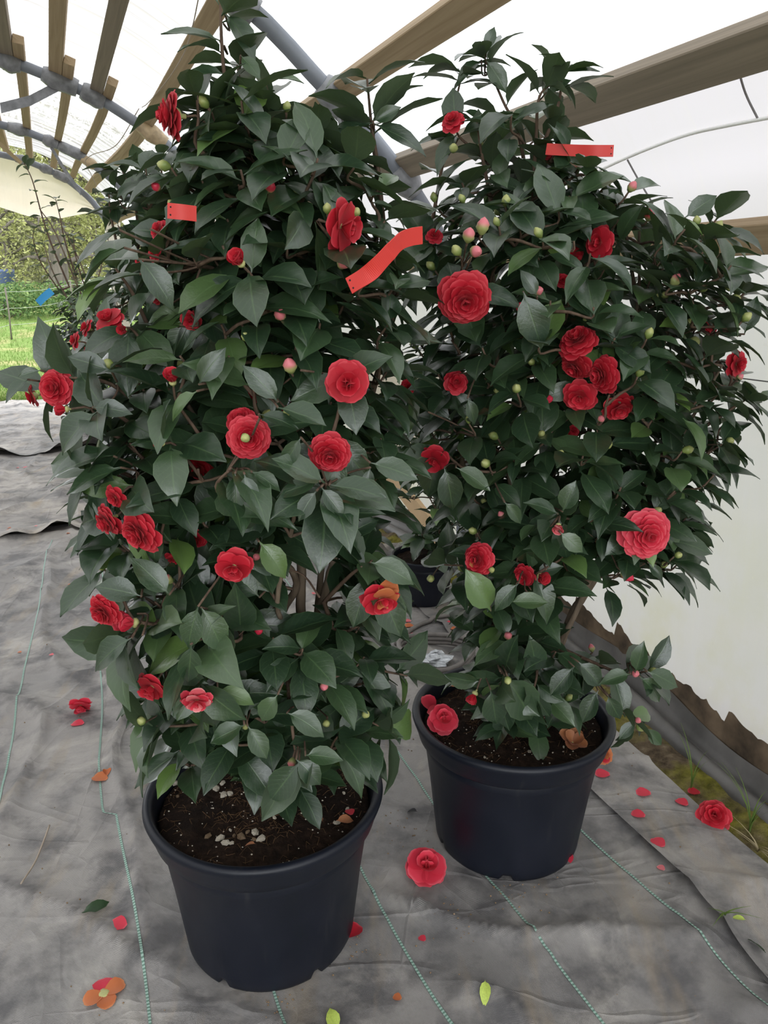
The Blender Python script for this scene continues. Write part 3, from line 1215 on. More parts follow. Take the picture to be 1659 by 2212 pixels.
def tree(name, label, x, y, h, spread, mat, count, size, seed, trunk=0.16, lean=0.0):
    rg = random.Random(seed)
    z = land_h(x, y)
    root = empty(name, (x, y, z))
    tag(root, label, 'tree', 'trees beyond the lawn')
    b = MB()
    top = Vector((lean, rg.uniform(-0.2, 0.2), h * 0.62))
    tr = spline([(0, 0, -0.05), (lean * 0.3 + rg.uniform(-.08, .08), 0, h * 0.22), (lean * 0.7, 0.05, h * 0.42), top], 4)
    b.tube(tr, [trunk * (1 - 0.6 * i / (len(tr) - 1)) for i in range(len(tr))], 8)
    b.build('trunk', M_TRUNK, root)
    cs = []
    b = MB()
    for k in range(26):
        p0 = tr[rg.randint(3, len(tr) - 1)]
        a = rg.uniform(0, 6.28)
        ln = spread * rg.uniform(0.5, 1.0)
        p1 = p0 + Vector((math.cos(a) * ln * 0.6, math.sin(a) * ln * 0.6, rg.uniform(0.1, 0.5) * ln))
        p2 = p0 + Vector((math.cos(a) * ln, math.sin(a) * ln, rg.uniform(-0.35, 0.55) * ln))
        P = spline([p0, p1, p2], 4)
        b.tube(P, [0.045 * trunk / 0.16 * (1 - 0.8 * i / (len(P) - 1)) for i in range(len(P))], 5)
        for u in range(5):
            q = P[rg.randint(2, len(P) - 1)]
            e = q + Vector((rg.uniform(-1, 1), rg.uniform(-1, 1), rg.uniform(-1.0, 0.5))) * spread * 0.35
            b.tube([q, q.lerp(e, 0.5) + Vector((0, 0, 0.1)), e], [0.014, 0.009, 0.004], 4)
            cs.append((e, (spread * 0.22, spread * 0.22, spread * 0.30)))
        cs.append((p2, (spread * 0.28, spread * 0.28, spread * 0.26)))
    b.build('branches', M_TRUNK, root)['kind'] = 'stuff'
    V, F = leaf_cloud(rg, cs, count, size)
    f = obj('foliage', mesh_data('foliage', V, F, mat, smooth=False), root)
    f['kind'] = 'stuff'
    return root


def px_x(px, y, h=1.0):
    q = y * CP - (h - CAM_H) * SP
    return (px - 829.5) / FPX * q


bush('hedge_bush', 'dense dark green hedge bush behind the wire fence', px_x(10, 20), 20.0, 2.6, 1.0, 0.95, M_HEDGE, 5200, 0.05, 5)
bush('hedge_bush', 'low olive green hedge bush under the willow trunk', px_x(150, 22.6), 22.6, 1.5, 0.8, 0.55, M_HEDGE, 2600, 0.05, 6)
bush('hedge_bush', 'loose yellow green bush at the end of the hedge', px_x(262, 23), 23.0, 1.3, 0.8, 0.55, M_TREE, 1600, 0.05, 7)
T_LAB = ['thick grey-trunked willow with yellow green spring leaves', 'slim willow with pale hanging twigs',
         'dull green tree with dense twiggy crown', 'tall pale tree standing furthest behind the hedge']
tree('willow_tree', 'thick grey trunked willow with hanging yellow green spring twigs', px_x(128, 24), 24.0, 7.0, 2.2, M_TREE, 6500, 0.06, 12, 0.34, 0.3)
tree('willow_tree', 'slim willow with pale yellow spring leaves beside the thick trunk', px_x(222, 28.5), 28.5, 6.5, 2.2, M_TREE, 7500, 0.06, 13, 0.14, -0.3)
tree('broadleaf_tree', 'dull olive tree with a twiggy dark crown behind the hedge', px_x(20, 29), 29.0, 7.0, 2.4, M_TREED, 9000, 0.07, 14, 0.18, 0.2)
tree('broadleaf_tree', 'tall yellow green tree standing furthest behind the willows', px_x(165, 36), 36.0, 9.5, 3.4, M_TREE, 11000, 0.10, 16, 0.22, 0.2)
tree('broadleaf_tree', 'rounded dull green tree behind the slim willow', px_x(430, 33), 33.0, 9.0, 3.2, M_TREED, 9000, 0.09, 17, 0.22, -0.4)
tree('broadleaf_tree', 'broad dark tree at the back of the field with low boughs', px_x(60, 42), 42.0, 8.0, 4.0, M_TREED, 12000, 0.12, 18, 0.25, 0.0)
bush('tall_shrub', 'tall dull green shrub thicket at the back of the field', px_x(40, 56), 56.0, 4.5, 1.6, 4.2, M_TREED, 8000, 0.12, 31, 'shrub')
bush('tall_shrub', 'tall yellow green shrub thicket behind the willow trunks', px_x(190, 50), 50.0, 4.2, 1.6, 4.6, M_TREE, 8000, 0.12, 32, 'shrub')

# wire fence crossing the field
root = empty('wire_fence', (px_x(0, 16), 16.0, land_h(0, 16)))
tag(root, 'sagging pale wire fence with thin posts across the field', 'fence')
fo = root.location
fx = [(px_x(-120, 15), 15.0), (px_x(14, 16.2), 16.2), (px_x(155, 18), 18.0), (px_x(260, 19.5), 19.5), (px_x(420, 22), 22.0)]
for x, y in fx:
    b = MB()
    z = land_h(x, y)
    b.tube([(x, y, z - 0.02), (x + 0.02, y, z + 0.55), (x + 0.01, y, z + 1.05)], 0.016, 6)
    b.build('fence_post', M_TRUNK, root, origin=fo)
for k in range(3):
    b = MB()
    P = []
    for i in range(len(fx) - 1):
        for j in range(6):
            u = j / 6
            x = fx[i][0] + (fx[i + 1][0] - fx[i][0]) * u
            y = fx[i][1] + (fx[i + 1][1] - fx[i][1]) * u
            P.append((x, y, land_h(x, y) + 0.30 + 0.33 * k - 0.05 * math.sin(u * math.pi)))
    b.tube(P, 0.004, 4)
    b.build('fence_wire', M_FENCEW, root, origin=fo)

# blue tub behind the hedge
b = MB()
c = Vector((px_x(20, 24.5), 24.5, 0))
c.z = land_h(c.x, c.y)
b.lathe([(0.0, 0.0), (0.20, 0.0), (0.24, 0.9), (0.26, 0.92), (0.26, 1.0), (0.24, 1.0), (0.22, 0.9), (0.0, 0.86)], 20)
b.V = [(v[0] + c.x, v[1] + c.y, v[2] + c.z) for v in b.V]
o = b.build('plastic_tub', M_BLUEBOX)
tag(o, 'dark blue plastic tub standing behind the hedge', 'tub')

# ------------------------------------------------------------------ camellia pieces: leaves, petals, buds
def leaf_variant(seed):
    r = random.Random(seed)
    arch = r.uniform(0.08, 0.46)
    fold = r.uniform(0.12, 0.50)
    wid = r.uniform(0.235, 0.305)
    twist = r.uniform(-0.35, 0.35)
    side = r.uniform(-0.08, 0.08)
    tipd = r.uniform(0.0, 0.14)
    V, U = [], []
    ts = [0.0, 0.10, 0.22, 0.40, 0.60, 0.80, 0.92, 1.0]
    ws = [0.03, 0.10, 0.62, 0.95, 1.0, 0.66, 0.24, 0.02]
    for t, w in zip(ts, ws):
        for a in (-1, -0.5, 0, 0.5, 1):
            x = a * w * wid
            z = fold * abs(x) * (1.0 - 0.3 * t) - arch * t * t - tipd * max(0, t - 0.75) ** 2 * 8
            z += 0.012 * math.sin(9 * t + a * 4 + seed)
            c, s = math.cos(twist * t), math.sin(twist * t)
            V.append((x * c + z * 0.0 + side * t * t, t, z + x * s * 0.6))
            U.append((0.5 + a * 0.5, t))
    F = grid_faces(len(ts), 5)
    F = [f[::-1] for f in F]
    return np.array(V), np.array(F), np.array(U)


LEAF = [leaf_variant(k) for k in range(12)]
LEAF_ME = [mesh_data('leaf', v, f, M_LEAF, uv=u) for v, f, u in LEAF]


def petal_mesh(name, mat, cup, curl, reflex, seed, notch=0.05):
    r = random.Random(seed)
    V, U = [], []
    for j in range(5):
        v = j / 4
        w = 0.5 * (0.28 + 0.72 * math.sin(min(1, v / 0.70) * math.pi / 2)) * (1 - 0.34 * smooth01((v - 0.70) / 0.30))
        for i in range(5):
            a = i / 2 - 1
            x = a * w
            y = v * (1 - 0.13 * a * a) - (notch * math.exp(-(a / 0.3) ** 2) if j == 4 else 0)
            z = cup * a * a * w * 0.7 + curl * v * v - reflex * max(0, v - 0.6) ** 2 * 4
            z += 0.018 * math.sin(a * 3.3 + seed * 2 + v * 4) * v
            V.append((x, y, z))
            U.append((i / 4, v))
    return mesh_data(name, V, grid_faces(5, 5), mat, uv=U)


PETAL = {}
for key, m in (('red', M_RED), ('rose', M_ROSE), ('pink', M_PINK), ('rust', M_RUST), ('dry', M_DRYP)):
    PETAL[key] = [[petal_mesh('petal', m, 0.22, 0.03, 0.16, k) for k in range(3)],
                  [petal_mesh('petal', m, 0.50, 0.10, 0.05, 10 + k) for k in range(3)],
                  [petal_mesh('petal', m, 1.1, 0.22, 0.0, 20 + k) for k in range(3)]]


def calyx_data():
    b = MB()
    b.lathe([(0.0, -0.55), (0.10, -0.52), (0.11, -0.35), (0.26, -0.28), (0.34, -0.12), (0.30, 0.02), (0.12, 0.05), (0.0, 0.05)], 10)
    return b.data('calyx', M_CALYX)


CALYX = calyx_data()


def bud_data(mat, slim=0.62):
    V, F = [], []
    nu, nv = 12, 9
    for j in range(nv):
        t = j / (nv - 1)
        for i in range(nu):
            a = 2 * math.pi * i / nu
            r = slim * 0.5 * math.sin(math.pi * min(1, t * 0.96 + 0.04)) ** 0.72
            r *= 1 + 0.07 * math.sin(a * 3 + t * 9) + 0.05 * math.sin(t * 22)
            V.append((r * math.cos(a), r * math.sin(a), t))
    for j in range(nv - 1):
        for i in range(nu):
            i2 = (i + 1) % nu
            F.append((j * nu + i, j * nu + i2, (j + 1) * nu + i2, (j + 1) * nu + i))
    return mesh_data('bud', V, F, mat)


BUD = {'g': bud_data(M_BUD, 0.72), 'p': bud_data(M_BUDP, 0.74), 'r': bud_data(M_BUDR, 0.70)}


def frame_from(z, spin=0.0):
    z = Vector(z).normalized()
    x = z.orthogonal().normalized()
    y = z.cross(x)
    m = Matrix((x, y, z)).transposed().to_4x4()
    return m @ Matrix.Rotation(spin, 4, 'Z')


RINGS = {
    'formal': [(7, 1.00, -6, 0), (7, 0.90, 3, 0), (7, 0.78, 11, 0), (6, 0.64, 21, 1), (6, 0.50, 33, 1), (5, 0.37, 46, 1), (4, 0.25, 60, 2), (3, 0.13, 74, 2)],
    'small': [(6, 1.00, -4, 0), (6, 0.80, 12, 0), (5, 0.60, 28, 1), (4, 0.38, 48, 1), (3, 0.2, 68, 2)],
    'loose': [(5, 1.00, -8, 0), (5, 0.92, 10, 0), (4, 0.55, 42, 1), (4, 0.26, 74, 2), (3, 0.16, 80, 2)],
    'half': [(5, 0.62, 58, 1), (5, 0.50, 66, 1), (4, 0.36, 72, 2), (3, 0.2, 80, 2)],
    'open': [(4, 1.0, 2, 0)],
    'dried': [(4, 1.0, 14, 1), (3, 0.7, 35, 1)],
}


def flower(name, parent, loc, face, R, kind='formal', colour='red', seed=0, mixed=None, parts=True):
    r = random.Random(seed * 13 + 5)
    M = Matrix.Translation(loc) @ frame_from(face, r.uniform(0, 6.28)) @ Matrix.Scale(R, 4)
    fl = obj(name, CALYX, parent, M)
    off = 0.0
    for k, (cnt, pr, el, cls) in enumerate(RINGS[kind]):
        off += math.pi / cnt + r.uniform(-0.1, 0.1)
        for i in range(cnt):
            a = off + 2 * math.pi * i / cnt + r.uniform(-0.09, 0.09)
            e = math.radians(el + r.uniform(-4, 4) * (2.0 if kind in ('loose', 'half') else 1))
            ln = pr / max(0.48, math.cos(e)) * r.uniform(0.95, 1.05)
            wd = ln * (0.98 if cls == 0 else 0.92 if cls == 1 else 0.85) * (1.18 if kind in ('loose', 'half') else 1.0)
            m = (Matrix.Rotation(a, 4, 'Z') @ Matrix.Translation((0, 0.02, 0.03 * k)) @ Matrix.Rotation(e, 4, 'X')
                 @ Matrix.Diagonal((wd, ln, ln, 1)))
            c = colour
            if mixed and r.random() < mixed[1]:
                c = mixed[0]
            obj('petal', r.choice(PETAL[c][cls]), fl, m)
    return fl


# ------------------------------------------------------------------ pots
POT_BODY = [(0.0, 0.006), (0.150, 0.006), (0.160, 0.0), (0.168, 0.002), (0.1725, 0.012), (0.1745, 0.03), (0.190, 0.16), (0.2025, 0.250), (0.2035, 0.252), (0.2045, 0.258),
            (0.2075, 0.285), (0.204, 0.287), (0.200, 0.26), (0.172, 0.03), (0.0, 0.03)]
POT_RIM = [(0.2060, 0.280), (0.2160, 0.2795), (0.2195, 0.2835), (0.2240, 0.300), (0.2325, 0.323), (0.2350, 0.331), (0.2335, 0.3375), (0.2285, 0.3405), (0.2220, 0.3400), (0.2175, 0.3365),
           (0.2150, 0.329), (0.2105, 0.300), (0.2065, 0.284)]


def notch(a, j, r, z):
    if j in (2, 3, 4) and (a * 6 / (2 * math.pi)) % 1.0 < 0.10:
        return z + 0.014
    return z


def pot_meshes():
    b = MB()
    b.lathe(POT_BODY, 120, notch)
    # shallow vertical flutes of the moulding
    V = []
    for x, y, z in b.V:
        r = math.hypot(x, y)
        a = math.atan2(y, x)
        if 0.03 < z < 0.247 and r > 0.173:
            k = 1 - 0.006 * max(0.0, math.cos(a * 14)) ** 6 * smooth01((z - 0.05) / 0.1)
            x, y = x * k, y * k
        V.append((x, y, z))
    b.V = V
    body = b.data('pot', M_POT)
    b = MB()
    b.lathe(POT_RIM, 120)
    return body, b.data('rim', M_POT)


POT_ME, RIM_ME = pot_meshes()


def soil_mesh(seed, r=0.209, h=0.305):
    V, F = [(0, 0, h)], []
    nr, na_ = 44, 120
    for i in range(1, nr + 1):
        rr = r * i / nr
        for k in range(na_):
            a = 2 * math.pi * k / na_
            x, y = rr * math.cos(a), rr * math.sin(a)
            z = h + 0.026 * (float(fbm(x * 22 + seed, y * 22, seed, 5)) - 0.5) + 0.014 * math.exp(-(rr / 0.09) ** 2) - 0.004 * (rr / r) ** 2
            V.append((x, y, z if i < nr else h - 0.02))
    for k in range(na_):
        F.append((0, 1 + k, 1 + (k + 1) % na_))
    for i in range(nr - 1):
        for k in range(na_):
            k2 = (k + 1) % na_
            F.append((1 + i * na_ + k, 1 + (i + 1) * na_ + k, 1 + (i + 1) * na_ + k2, 1 + i * na_ + k2))
    return mesh_data('soil', V, F, M_SOIL)


def soil_z(seed, x, y, r=0.209, h=0.305):
    rr = math.hypot(x, y)
    return h + 0.026 * (float(fbm(x * 22 + seed, y * 22, seed, 5)) - 0.5) + 0.014 * math.exp(-(rr / 0.09) ** 2) - 0.004 * (rr / r) ** 2


def pebble_data(seed, mat):
    r = random.Random(seed)
    V, F = [], []
    for j in range(5):
        t = math.pi * j / 4
        for i in range(6):
            a = 2 * math.pi * i / 6
            k = 1 + r.uniform(-0.25, 0.25)
            V.append((math.sin(t) * math.cos(a) * k, math.sin(t) * math.sin(a) * 0.8 * k, math.cos(t) * 0.65 * k))
    for j in range(4):
        for i in range(6):
            i2 = (i + 1) % 6
            F.append((j * 6 + i, (j + 1) * 6 + i, (j + 1) * 6 + i2, j * 6 + i2))
    return mesh_data('pebble', V, F, mat, smooth=False)


PEB = [pebble_data(k, M_STONE) for k in range(4)] + [pebble_data(k + 9, M_STONED) for k in range(2)]


def make_pot(root, seed, scale=1.0, detail=True, pebbles=()):
    S = Matrix.Scale(scale, 4) @ Matrix.Rotation(seed * 1.3, 4, 'Z')
    p = obj('pot', POT_ME, root, S)
    obj('rim', RIM_ME, p)
    so = obj('soil', soil_mesh(seed), root, Matrix.Scale(scale, 4))
    if not detail:
        return
    r = random.Random(seed)
    V, F, U = [], [], []
    b = MB()
    for k in range(420):
        a = r.uniform(0, 6.28)
        rr = 0.20 * math.sqrt(r.random()) if k > 160 else 0.10 * math.sqrt(r.random())
        x, y = rr * math.cos(a), rr * math.sin(a)
        z = soil_z(seed, x, y)
        d = r.uniform(0, 6.28)
        ln = r.uniform(0.008, 0.03)
        P = [(x, y, z - 0.002), (x + math.cos(d) * ln * 0.5, y + math.sin(d) * ln * 0.5, z + r.uniform(0.001, 0.010)),
             (x + math.cos(d + 0.6) * ln, y + math.sin(d + 0.6) * ln, z + r.uniform(-0.002, 0.006))]
        b.tube(P, [0.0006, 0.0005, 0.0003], 3, cap=False)
    b.build('root_fibres', M_ROOT, so)['kind'] = 'stuff'
    for (x, y, s, m) in pebbles:
        mm = Matrix.Translation((x, y, soil_z(seed, x, y) + s * 0.35)) @ Matrix.Rotation(r.uniform(0, 6), 4, 'Z') @ Matrix.Rotation(r.uniform(-.5, .5), 4, 'X') @ Matrix.Diagonal((s, s * r.uniform(.7, 1.1), s * r.uniform(.7, 1), 1))
        obj('pebble', PEB[m], so, mm)
    sp = MB()
    for k in range(150):
        a = r.uniform(0, 6.28)
        rr = 0.2 * math.sqrt(r.random())
        x, y = rr * math.cos(a), rr * math.sin(a)
        s = r.uniform(0.0008, 0.0024)
        z = soil_z(seed, x, y) + s * 0.4
        sp.add([(x - s, y, z), (x, y - s, z), (x + s, y, z), (x, y + s, z), (x, y, z + s), (x, y, z - s)],
               [(0, 1, 4), (1, 2, 4), (2, 3, 4), (3, 0, 4), (1, 0, 5), (2, 1, 5), (3, 2, 5), (0, 3, 5)])
    sp.build('perlite_specks', M_STONE, so, smooth=False)['kind'] = 'stuff'


# ------------------------------------------------------------------ camellia plants
def camellia(name, label, base, rows, stems, shoots, blooms, buds, n_tips, seed, leaf=(0.068, 0.106), n_single=300,
             clear=(), pebbles=(), pot_scale=1.0, depth=(0.10, 0.34), detail=True, bud_prob=0.25, soil_h=0.31, group=None, sep=0.050,
             front=0.66, leaves_per=(4, 7), hero=()):
    r = random.Random(seed)
    root = empty(name, base)
    tag(root, label, 'plant', group)
    make_pot(root, seed, pot_scale, detail, pebbles)
    yc = base.y
    # envelope from silhouette rows: height -> left, right, density
    env = []
    for (py, xl, xr, den) in rows:
        L, Rr = at_y(xl, py, yc), at_y(xr, py, yc)
        env.append((L.z, L.x, Rr.x, den))
    env.sort()
    hs = [e[0] for e in env]
    f_l = lambda h: float(np.interp(h, hs, [e[1] for e in env]))
    f_r = lambda h: float(np.interp(h, hs, [e[2] for e in env]))
    f_d = lambda h: float(np.interp(h, hs, [e[3] for e in env]))
    nodes = []          # (pos)
    origin = Vector((base.x, base.y, base.z + soil_h))
    for k, st in enumerate(stems):
        P = [origin + Vector((r.uniform(-.025, .025), r.uniform(-.025, .025), -0.02))]
        P += [at_y(x, y, yc + dy) for (x, y, dy) in st['p']]
        P = spline(P, 7)
        P = [p + Vector((r.gauss(0, .0008), r.gauss(0, .0008), 0)) for p in P]
        r0 = st.get('r', 0.012)
        b = MB()
        b.tube(P, [r0 * (1 - 0.72 * (i / (len(P) - 1)) ** 0.8) for i in range(len(P))], 8)
        b.build('stem', M_BARK, root, origin=base)
        nodes += P[3:]
    # tips
    tips = []
    tries = 0
    hmin, hmax = hs[0], hs[-1]
    while len(tips) < n_tips and tries < n_tips * 60:
        tries += 1
        h = r.uniform(hmin, hmax)
        if r.random() > f_d(h):
            continue
        xl, xr = f_l(h), f_r(h)
        a = (xr - xl) / 2
        bdep = min(max(a * 0.95, depth[0]), depth[1])
        rr = r.random() ** 0.42
        th = r.uniform(0, math.pi)
        fr = -1 if r.random() < front else 1
        x = (xl + xr) / 2 + a * rr * math.cos(th) * 0.96
        y = yc + fr * bdep * rr * math.sin(th)
        p = Vector((x, y, h))
        # keep the photo's proportions for points nearer or further than the stem plane
        if any((p - q).length < sep for q, _ in tips):
            continue
        u, v, _ = project(p)
        if any((u - cx) ** 2 / (rx * rx) + (v - cy) ** 2 / (ry * ry) < 1 for cx, cy, rx, ry in clear):
            continue
        tips.append((p, None))
    ftips = []
    for bl in blooms:
        px, py, dy = bl['p']
        c = at_y(px, py, yc + dy)
        face = Vector((bl['f'][0], -bl['f'][2], bl['f'][1])).normalized()
        z = project(c)[2]
        R = bl['r'] * z / FPX
        ftips.append((c, face, R, bl))
        tips.append((c - face * R * 0.5, face))
    centre = lambda h: Vector(((f_l(h) + f_r(h)) / 2, yc, h))
    tips.sort(key=lambda t: min((t[0] - q).length for q in nodes))
    tw = MB()
    leaves = []         # (pos, dir, normal, size, variant)
    bud_list = []

    def add_leaf(p, d, nrm, size):
        d = d.normalized()
        x = d.cross(nrm)
        if x.length < 1e-4:
            x = d.orthogonal()
        x.normalize()
        nz = x.cross(d)
        leaves.append((p, x, d, nz, size, r.randrange(12)))

    def whorl(p, d, count, along, size=1.0):
        d = d.normalized()
        ax = d.orthogonal().normalized()
        ay = d.cross(ax)
        a0 = r.uniform(0, 6.28)
        for k in range(count):
            a = a0 + k * 2.4 + r.uniform(-.3, .3)
            rad = ax * math.cos(a) + ay * math.sin(a)
            back = along * (k / max(1, count))
            alpha = math.radians(r.uniform(38, 62) + 22 * k / count)
            ld = d * math.cos(alpha) + rad * math.sin(alpha) + Vector((0, 0, r.uniform(-0.42, 0.02)))
            nr = d * 1.0 - rad * 0.15 + Vector((0, 0, 0.75)) + Vector((r.gauss(0, .22), r.gauss(0, .22), r.gauss(0, .12)))
            sz = r.uniform(*leaf) * size * (0.72 if k == 0 and r.random() < 0.4 else 1.0)
            q = p - d * back
            add_leaf(q + rad * 0.002, ld, nr, sz)

    for p, face in tips:
        best, bd = None, 9
        for q in nodes:
            dd = (p - q).length + max(0, q.z - p.z + 0.02) * 1.6
            if dd < bd:
                best, bd = q, dd
        q = best
        out = (p - centre(p.z))
        out.z = 0
        d0 = (out.normalized() if out.length > 0.01 else Vector((0, -1, 0))) * 0.6 + Vector((0, 0, 0.8))
        ln = (p - q).length
        m1 = q.lerp(p, 0.45) + Vector((r.gauss(0, .035), r.gauss(0, .035), -0.05)) * ln
        if face is None:
            m2 = p - d0.normalized() * min(0.05, ln * 0.3)
        else:
            m2 = p - face * min(0.03, ln * 0.3)
        P = spline([q, m1, m2, p], 3)
        tw.tube(P, [0.0027 * (1 - 0.55 * i / (len(P) - 1)) + 0.0005 for i in range(len(P))], 5)
        nodes += [P[3], P[6]]
        d = (P[-1] - P[-3])
        d = d.normalized() if d.length > 1e-5 else d0
        d = (d + d0 * 0.35).normalized()
        if face is None:
            whorl(p, d, r.randint(*leaves_per), 0.055)
            for qq in (P[4], P[6]):
                if ln > 0.09 and r.random() < 0.7:
                    whorl(qq, d, r.randint(1, 2), 0.02)
            if r.random() < bud_prob:
                bud_list.append((p, (d + Vector((r.gauss(0, .4), r.gauss(0, .4), r.gauss(0, .3)))).normalized(), r.choice('gggp'), r.uniform(0.016, 0.024)))
        else:
            whorl(p - face * 0.012, face, 4, 0.03)
    # long leading shoots with leaves spaced along them
    for sh in shoots:
        P = spline([at_y(x, y, yc + dy) for (x, y, dy) in sh['p']], 6)
        q = min(nodes, key=lambda n_: (n_ - P[0]).length + max(0, n_.z - P[0].z) * 2)
        P = [q] + P
        rb = sh.get('r', 0.0045)
        tw.tube(P, [rb * (1 - 0.6 * i / (len(P) - 1)) for i in range(len(P))], 6)
        run, nxt, k = 0.0, sh.get('from', 0.03), r.randint(0, 9)
        for i in range(1, len(P)):
            seg = (P[i] - P[i - 1])
            while run + seg.length > nxt:
                u = (nxt - run) / seg.length
                c = P[i - 1].lerp(P[i], u)
                d = seg.normalized()
                ax = d.orthogonal().normalized()
                ay = d.cross(ax)
                for rep in range(sh.get('rep', 1)):
                    a = k * 2.4 + r.uniform(-.4, .4)
                    k += 1
                    rad = ax * math.cos(a) + ay * math.sin(a)
                    ld = d * r.uniform(0.25, 0.7) + rad + Vector((0, 0, r.uniform(-0.25, 0.25)))
                    nr = d * 0.9 + Vector((0, 0, 0.7)) + Vector((r.gauss(0, .25), r.gauss(0, .25), 0))
                    add_leaf(c, ld, nr, r.uniform(*leaf) * sh.get('size', 1.0))
                nxt += sh.get('gap', 0.034) * r.uniform(0.8, 1.25)
            run += seg.length
        whorl(P[-1], (P[-1] - P[-2]), sh.get('tip', 4), 0.03, sh.get('size', 1.0))
        nodes += P[2::3]
        if sh.get('bud'):
            bud_list.append((P[-1], (P[-1] - P[-2]).normalized(), 'g', 0.02))
    for (bx, by, tx, ty, dy, facing) in hero:
        p0, p1 = at_y(bx, by, yc + dy), at_y(tx, ty, yc + dy - 0.012)
        toward = (Vector((0, 0, CAM_H)) - p0).normalized()
        nr = toward * facing + Vector((0, 0, 1)) * (1.15 - facing)
        add_leaf(p0, p1 - p0, nr, (p1 - p0).length * 1.06)
        q = min(nodes, key=lambda n_: (n_ - p0).length)
        tw.tube(spline([q + Vector((0, 0.02, 0)), q.lerp(p0, 0.5) + Vector((0, 0.05, -0.004)), p0], 3), 0.0017, 5)
    t_ = tw.build('twigs', M_TWIG, root, origin=base)
    t_['kind'] = 'stuff'
    # blooms
    for k, (c, face, R, bl) in enumerate(ftips):
        flower('flower', root, c - base, face, R, bl.get('k', 'formal'), bl.get('c', 'red'), seed * 100 + k, bl.get('m'))
    # buds
    for (px, py, dy, kind, rad, f) in buds:
        c = at_y(px, py, yc + dy)
        ln = rad * 2 * project(c)[2] / FPX
        face = Vector((f[0], -f[2], f[1])).normalized()
        p0 = c - face * ln * 0.5
        bud_list.append((p0, face, kind, ln))
        q = min(nodes, key=lambda n_: (n_ - p0).length)
        q = q + Vector((0, 0.02, 0))
        bb = MB()
        bb.tube([q, q.lerp(p0, 0.5) - face * 0.012 + Vector((0, 0.045, 0)), p0 - face * 0.006 + Vector((0, 0.008, 0)), p0], [0.0018, 0.0015, 0.0016, 0.0022], 5)
        bb.build('bud_stalk', M_TWIG, root, origin=base)
    for (p, d, kind, ln) in bud_list:
        obj('bud', BUD[kind], root, Matrix.Translation(p - base) @ frame_from(d, r.uniform(0, 6)) @ Matrix.Scale(ln, 4))
    # drop leaves that would sit right on top of a bloom or bud or in an open gap of the bush
    fpx = [(project(c), R) for c, _, R, _ in ftips]
    keep = []
    for lf in leaves:
        mid = lf[0] + lf[2] * lf[4] * 0.5
        u, v, z = project(mid)
        bad = False
        for (fu, fv, fz), R in fpx:
            rp = R / fz * FPX
            if z > fz + R * 0.4 or abs(u - fu) > 220 or abs(v - fv) > 220:
                continue
            hit = math.hypot(u - fu, v - fv) < rp * 1.12 + 6
            for tt in (0.12, 0.3, 0.75, 0.97):
                uu, vv, _ = project(lf[0] + lf[2] * lf[4] * tt)
                hit = hit or math.hypot(uu - fu, vv - fv) < rp * 0.86
            if hit and r.random() < 0.94:
                bad = True
                break
        if not bad and any((u - cx) ** 2 / (rx * rx) + (v - cy) ** 2 / (ry * ry) < 1 for cx, cy, rx, ry in clear) and r.random() < 0.85:
            bad = True
        if not bad and math.hypot(mid.x - base.x, mid.y - base.y) < 0.25 and mid.z < soil_h + 0.02:
            bad = True
        if not bad:
            keep.append((lf, u, v, z))
    # the leaves that show largest are single objects, the others one part
    zmin = {}
    for lf, u, v, z in keep:
        kk = (int(u // 26), int(v // 26))
        zmin[kk] = min(zmin.get(kk, 99), z)
    scored = []
    for i, (lf, u, v, z) in enumerate(keep):
        view = Vector((0, 0, CAM_H)) - lf[0]
        view.normalize()
        area = lf[4] ** 2 * abs(lf[3].dot(view)) / (z * z)
        if z > zmin[(int(u // 26), int(v // 26))] + 0.045:
            area *= 0.15
        if not (-40 < u < 1700 and -60 < v < 2260):
            area *= 0.01
        scored.append((area, i))
    scored.sort(reverse=True)
    single = set(i for _, i in scored[:n_single])
    SV, SF, SU, nb_ = [], [], [], 0
    for i, (lf, u, v, z) in enumerate(keep):
        p, x, d, nz, size, var = lf
        if i in single:
            m = Matrix((x * size, d * size, nz * size)).transposed().to_4x4()
            m.translation = p - base
            obj('leaf', LEAF_ME[var], root, m)
        else:
            Vv, Ff, Uu = LEAF[var]
            A = np.array([x * size, d * size, nz * size])
            SV.append(Vv @ A + np.array(p - base))
            SF.append(Ff + nb_)
            SU.append(Uu)
            nb_ += len(Vv)
    if SV:
        o = obj('foliage', mesh_data('foliage', np.concatenate(SV), np.concatenate(SF), M_LEAF, uv=np.concatenate(SU)), root)
        o['kind'] = 'stuff'
    return root


def B(px, py, r, k='formal', f=(0, 0.1, 1), dy=-0.2, c='red', m=None):
    return dict(p=(px, py, dy), r=r, k=k, f=f, c=c, m=m)


